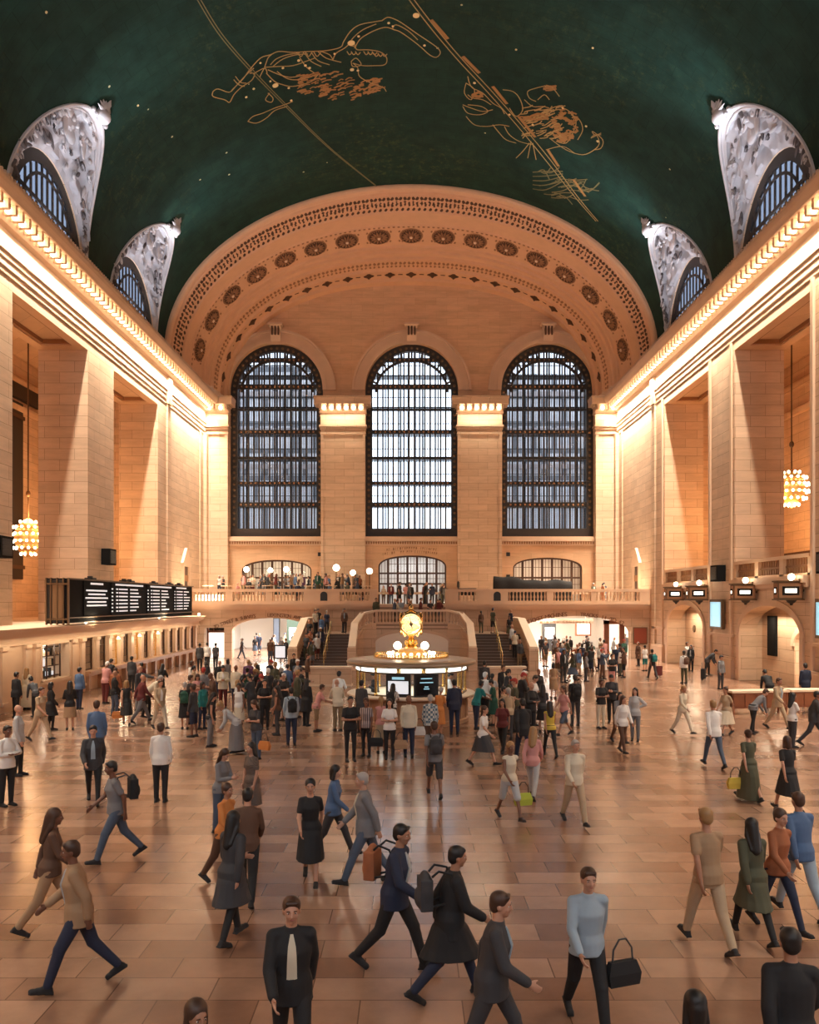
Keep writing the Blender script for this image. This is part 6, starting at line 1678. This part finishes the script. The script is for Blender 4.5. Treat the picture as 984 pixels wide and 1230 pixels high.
# white vest front under the open jacket nearest left
# things carried or standing beside people
x, y = ground(791, 813); bag('suitcase', (x,y,0), 1, 20, 'maroon', 'dark red wheeled suitcase beside the person with the teal backpack', (0,0,0))
x, y = ground(845, 817); bag('suitcase', (x,y,0), .8, 60, 'black', 'black wheeled case on the floor beside the far right pair', (0,0,0))
x, y = ground(504, 905); bag('handbag', (x,y,0), 1.5, 0, 'white', 'large white shopping bag hanging beside the cream shirt before the booth', (0,0,.45))
x, y = ground(748, 1240); bag('handbag', (x,y,0), 1.15, 20, 'black', 'large black tote bag beside the pale blue shirt in the right foreground', (0,0,.55))
# white shirt front of the near left traveller
# crowds ---------------------------------------------------------------------------------------
rg = random.Random(21)
DARK = ['black','charcoal','navy','grey','black','charcoal','brown','olive','maroon','black']; LITE = ['white','pale_grey','cream','pink','pale_blue','beige','white','tan','blue','green','rust','purple','pale_grey','cream','denim']
def crowd(n, region, place, group, faces, poses, zf=lambda x, y: 0, lite=.35, gap=.5, seat=False):
    made = 0; tries = 0
    while made < n and tries < 4000:
        tries += 1; x, y = region(rg)
        z = zf(x, y)
        if any((x-a)**2+(y-b)**2 < gap*gap and abs(z-c) < 1.5 for a, b, c in SPOTS): continue
        sex = rg.choice('mmf'); hair = rg.choice(('short','short','none','cap') if sex == 'm' else ('long','pony','bun','bob')); hcol = rg.choice(('black','black','brown','fair','grey'))
        if hair == 'none': hcol = 'black'
        if hair == 'cap': hcol = rg.choice(('navy','charcoal','red','white'))
        top = rg.choice(('tee','shirt','jacket') if sex == 'm' else ('tee','shirt','jacket','dress','tank')); tcol = rg.choice(LITE if rg.random() < lite else DARK)
        bot = rg.choice(('trousers','trousers','shorts') if sex == 'm' else ('slim','trousers','skirt')); bcol = rg.choice(DARK+['denim','denim','khaki'])
        if top == 'dress': bot, bcol = 'dress', tcol
        pose = rg.choice(poses)
        lab = autolabel(pose, hair, hcol, top, tcol, bot, bcol, place)
        if LABELS.get(lab) or len(lab.split()) > 16 or (z < 1 and sqrt((x-BX)**2+(y-BY)**2) < 2.8) or abs(x) > 17.5: continue
        person(x, y, z, rg.choice(faces)+rg.uniform(-35,35), pose, sex, hair, hcol, top, tcol, bot, bcol, lab, group); made += 1
def pxreg(x0, x1, y0, y1):
    def f(r):
        py = r.uniform(y0, y1); return ground(r.uniform(x0, x1), py)
    return f
STP = ('stand','relaxed','crossed','phone','reading','stand','point')
crowd(24, pxreg(232,345,832,886), 'in the left crowd', 'left crowd in front of the ticket office', (0,90,180,200,-90), STP, lite=.35, gap=.55)
crowd(8, pxreg(120,235,835,872), 'near the ticket windows', 'people by the ticket windows', (120,180,90), STP+('walk',))
crowd(36, pxreg(650,752,786,820), 'before the right passage', 'crowd in front of the right passage', (0,90,180,200,-90), STP+('walk','photo'), lite=.3, gap=.6)
crowd(10, pxreg(590,650,838,890), 'right of the booth', 'people right of the booth', (0,90,180,-90), STP+('walk',), gap=.6)
crowd(12, lambda r: (r.uniform(-13.2,-8.4), r.uniform(58,71)), 'in the left passage', 'people in the left passage', (0,180,90), ('stand','walk','stroll','stand'), gap=.7)
crowd(5, lambda r: (r.uniform(8.6,11.5), r.uniform(56,72)), 'in the right passage', 'people in the right passage', (0,180), ('stand','walk','stroll'), gap=.9)
crowd(7, pxreg(335,362,838,866), 'left of the stairs wall', 'people left of the booth', (0,180,90), STP, gap=.55)
stz = lambda x, y: .175*min(12, max(0, int((y-53.2)/.42)+1)) if y >= 53.2 else 0
def onstep(x0, x1):
    def f(r): k = r.randrange(0, 12); return (r.uniform(x0,x1), 53.2+.42*k+.22)
    return f
crowd(8, onstep(-7.0,-5.9), 'on the left stairs', 'people on the left stairs', (0,180,20), ('stand','relaxed','phone'), stz, gap=.6)
crowd(4, onstep(6.1,7.2), 'on the right stairs', 'people on the right stairs', (0,180,20), ('stand','relaxed','phone'), stz, gap=.7)
crowd(5, lambda r: (r.uniform(-7.0,-4.3), r.uniform(59.0,62.5)), 'on the left landing', 'people on the left landing', (0,180,90), ('stand','relaxed'), lambda x, y: 2.1, lite=.15, gap=.7)
crowd(3, lambda r: (r.uniform(4.5,7.3), r.uniform(58.8,61)), 'on the right landing', 'people on the right landing', (0,180,90), ('stand','relaxed','phone'), lambda x, y: 2.1, lite=.1, gap=.8)
crowd(14, lambda r: (r.uniform(-2.7,2.9), r.uniform(66.5,73.5)), 'before the glass doors', 'people at the balcony doors', (0,180,90), STP, lambda x, y: 4.15, lite=.25, gap=.55)
crowd(9, lambda r: (r.uniform(-2.6,2.7), r.uniform(57.3,61.2)), 'on the upper landing', 'people on the upper landing', (0,180,90), ('stand','phone','lean'), lambda x, y: 2.85, lite=.25, gap=.55)
crowd(58, lambda r: (r.uniform(-14.5,-3.4) if r.random() < .8 else r.uniform(-17.4,-3.3), r.uniform(64.9,72.5)), 'on the left balcony', 'crowd on the left balcony', (0,90,180,-90), ('sit','stand','relaxed','stand','reading','crossed'), lambda x, y: 4.15 if y < 65.5 else 4.9, lite=.5, gap=.55)
crowd(3, lambda r: (r.uniform(13.2,16), r.uniform(65,68)), 'on the right balcony', 'people on the right balcony', (0,90), ('stand','phone'), lambda x, y: 4.15, gap=.8)
# clerk inside the booth
person(1.35, 30.9, 0, 100, 'reading', 'm', 'short', 'black', 'shirt', 'white', 'trousers', 'black', 'clerk in white shirt reading behind the glass on the right side of the booth', 'booth staff')
person(-1.3, 30.7, 0, -60, 'phone', 'm', 'short', 'black', 'shirt', 'charcoal', 'trousers', 'black', 'clerk in dark shirt behind the glass on the left side of the booth', 'booth staff')
# stools under the seated people of the balcony
STM = None
for o in [o for o in bpy.data.objects if o.name.startswith('person') and o.type == 'MESH' and o.get('label', '').find('seated') >= 0]:
    if STM is None:
        q = MB(); q.lathe([(.19,.40),(.20,.42),(.20,.45),(.18,.46)], n=16)
        for k in range(4): a = pi/4+pi/2*k; q.tube((.17*cos(a),.17*sin(a),0),(.13*cos(a),.13*sin(a),.41),.015,n=6)
        STM = q.mesh('stool', 50); STM.materials.append(M['dark_wood'])
    c = bpy.data.objects.new('stool', STM); COL.objects.link(c); c.location = (o.location.x, o.location.y, o.location.z); c.scale = (1,1,.92)
    c['label'] = 'small round dark wooden stool under a seated person on the left balcony'; c['category'] = 'stool'; c['group'] = 'stools on the left balcony'
print('PEOPLE', NP, 'dup labels', [k for k, v in LABELS.items() if v > 1][:5], 'meshes', len(_pm))
# ================================================================ LIGHT AND CAMERA
for s in (-1, 1):
    for y0, y1 in ((-6,20),(20,36),(36,50),(50,62),(62.5,73.5)):
        far = y0 > 62
        area('cornice_bulb_row', (s*(HW-.42), (y0+y1)/2, 21.22), (0, -s*radians(TILT), 0), .12, CORN*(y1-y0)*(2.2 if far else (1.5 if y0 == 50 else 1)), (1,.86,.68), y1-y0, SPR)
    # small lamps on top of the cornice wash the lunettes in cool white
    for c in BAYS[1:]:
        aim('lunette_uplight', (s*(HW-1.0), c, 22.75), (s*(HW-3.0), c, 30), 1.0, LUN, (.80,.87,1), 7.0, 150)
    for c, p in ((29.65,.6),(42.65,1),(55.65,1.25)):
        l = bpy.data.lights.new('vault_spot', 'SPOT'); l.energy = GLOW*p*(1.3 if s > 0 else .8); l.color = (.78,.88,1); l.spot_size = radians(48); l.spot_blend = 1; l.shadow_soft_size = .4
        o = bpy.data.objects.new('vault_spot', l); COL.objects.link(o); o.location = (s*(HW-1.1), c, 22.6); o.rotation_euler = (Vector((s*13.6, c, 31.3))-o.location).to_track_quat('-Z','Y').to_euler()
    # corridor lamps
    for c in BAYS[1:]:
        point('corridor_chandelier_light', (s*22.4, {42.65:48.9}.get(c, c), 9.5), COR, (1,.50,.19), .9)
for k in range(5):
    pass
# daylight through the windows behind the camera
for x in (-12.1,.05,12.25):
    area('daylight_window_near', (x, -11.2, 17), (radians(90),0,0), 7.5, DAY, (1,.95,.90), 14)
for x in (-12.1,.05,12.25):
    area('daylight_window_end', (x, YB+.4, 17), (radians(-90),0,0), 7.5, DAY*.35, (.9,.95,1), 13)
# warm floods on the piers at the balcony shine up the end wall
for x, p in ((-17,1),(17,1.3)):
    aim('balcony_flood', (x*.93, 64.6, 4.6), (x*1.04, 72, 14), .5, FLOOD*p, (1,.80,.56))
for x in (-10,-3.5,3.5,10): aim('balcony_flood', (x, 66.5, 4.4), (x, 74.7, 24), .5, FLOOD*.8, (1,.66,.36))
W_ = bpy.data.worlds.new('daylight'); SC.world = W_; W_.use_nodes = True
bg = W_.node_tree.nodes['Background']; bg.inputs[0].default_value = (.86,.93,1,1); bg.inputs[1].default_value = SKY
cam = bpy.data.cameras.new('camera'); co = bpy.data.objects.new('camera', cam); COL.objects.link(co)
co.location = (0,0,CAMZ); co.rotation_euler = (radians(90),0,0); cam.sensor_width = 36; cam.lens = 36*1000/1230
cam.shift_x = -2/1230; cam.shift_y = 107/1230; cam.clip_end = 500
SC.camera = co
SC.view_settings.view_transform = 'Standard'; SC.view_settings.look = 'None'; SC.view_settings.gamma = 1; SC.view_settings.exposure = EXPO
SC.view_settings.use_curve_mapping = False
SC.cycles.use_denoising = True; SC.cycles.max_bounces = 6; SC.cycles.diffuse_bounces = 4; SC.cycles.transparent_max_bounces = 12
SC.cycles.sample_clamp_indirect = 6; SC.cycles.caustics_reflective = False; SC.cycles.caustics_refractive = False
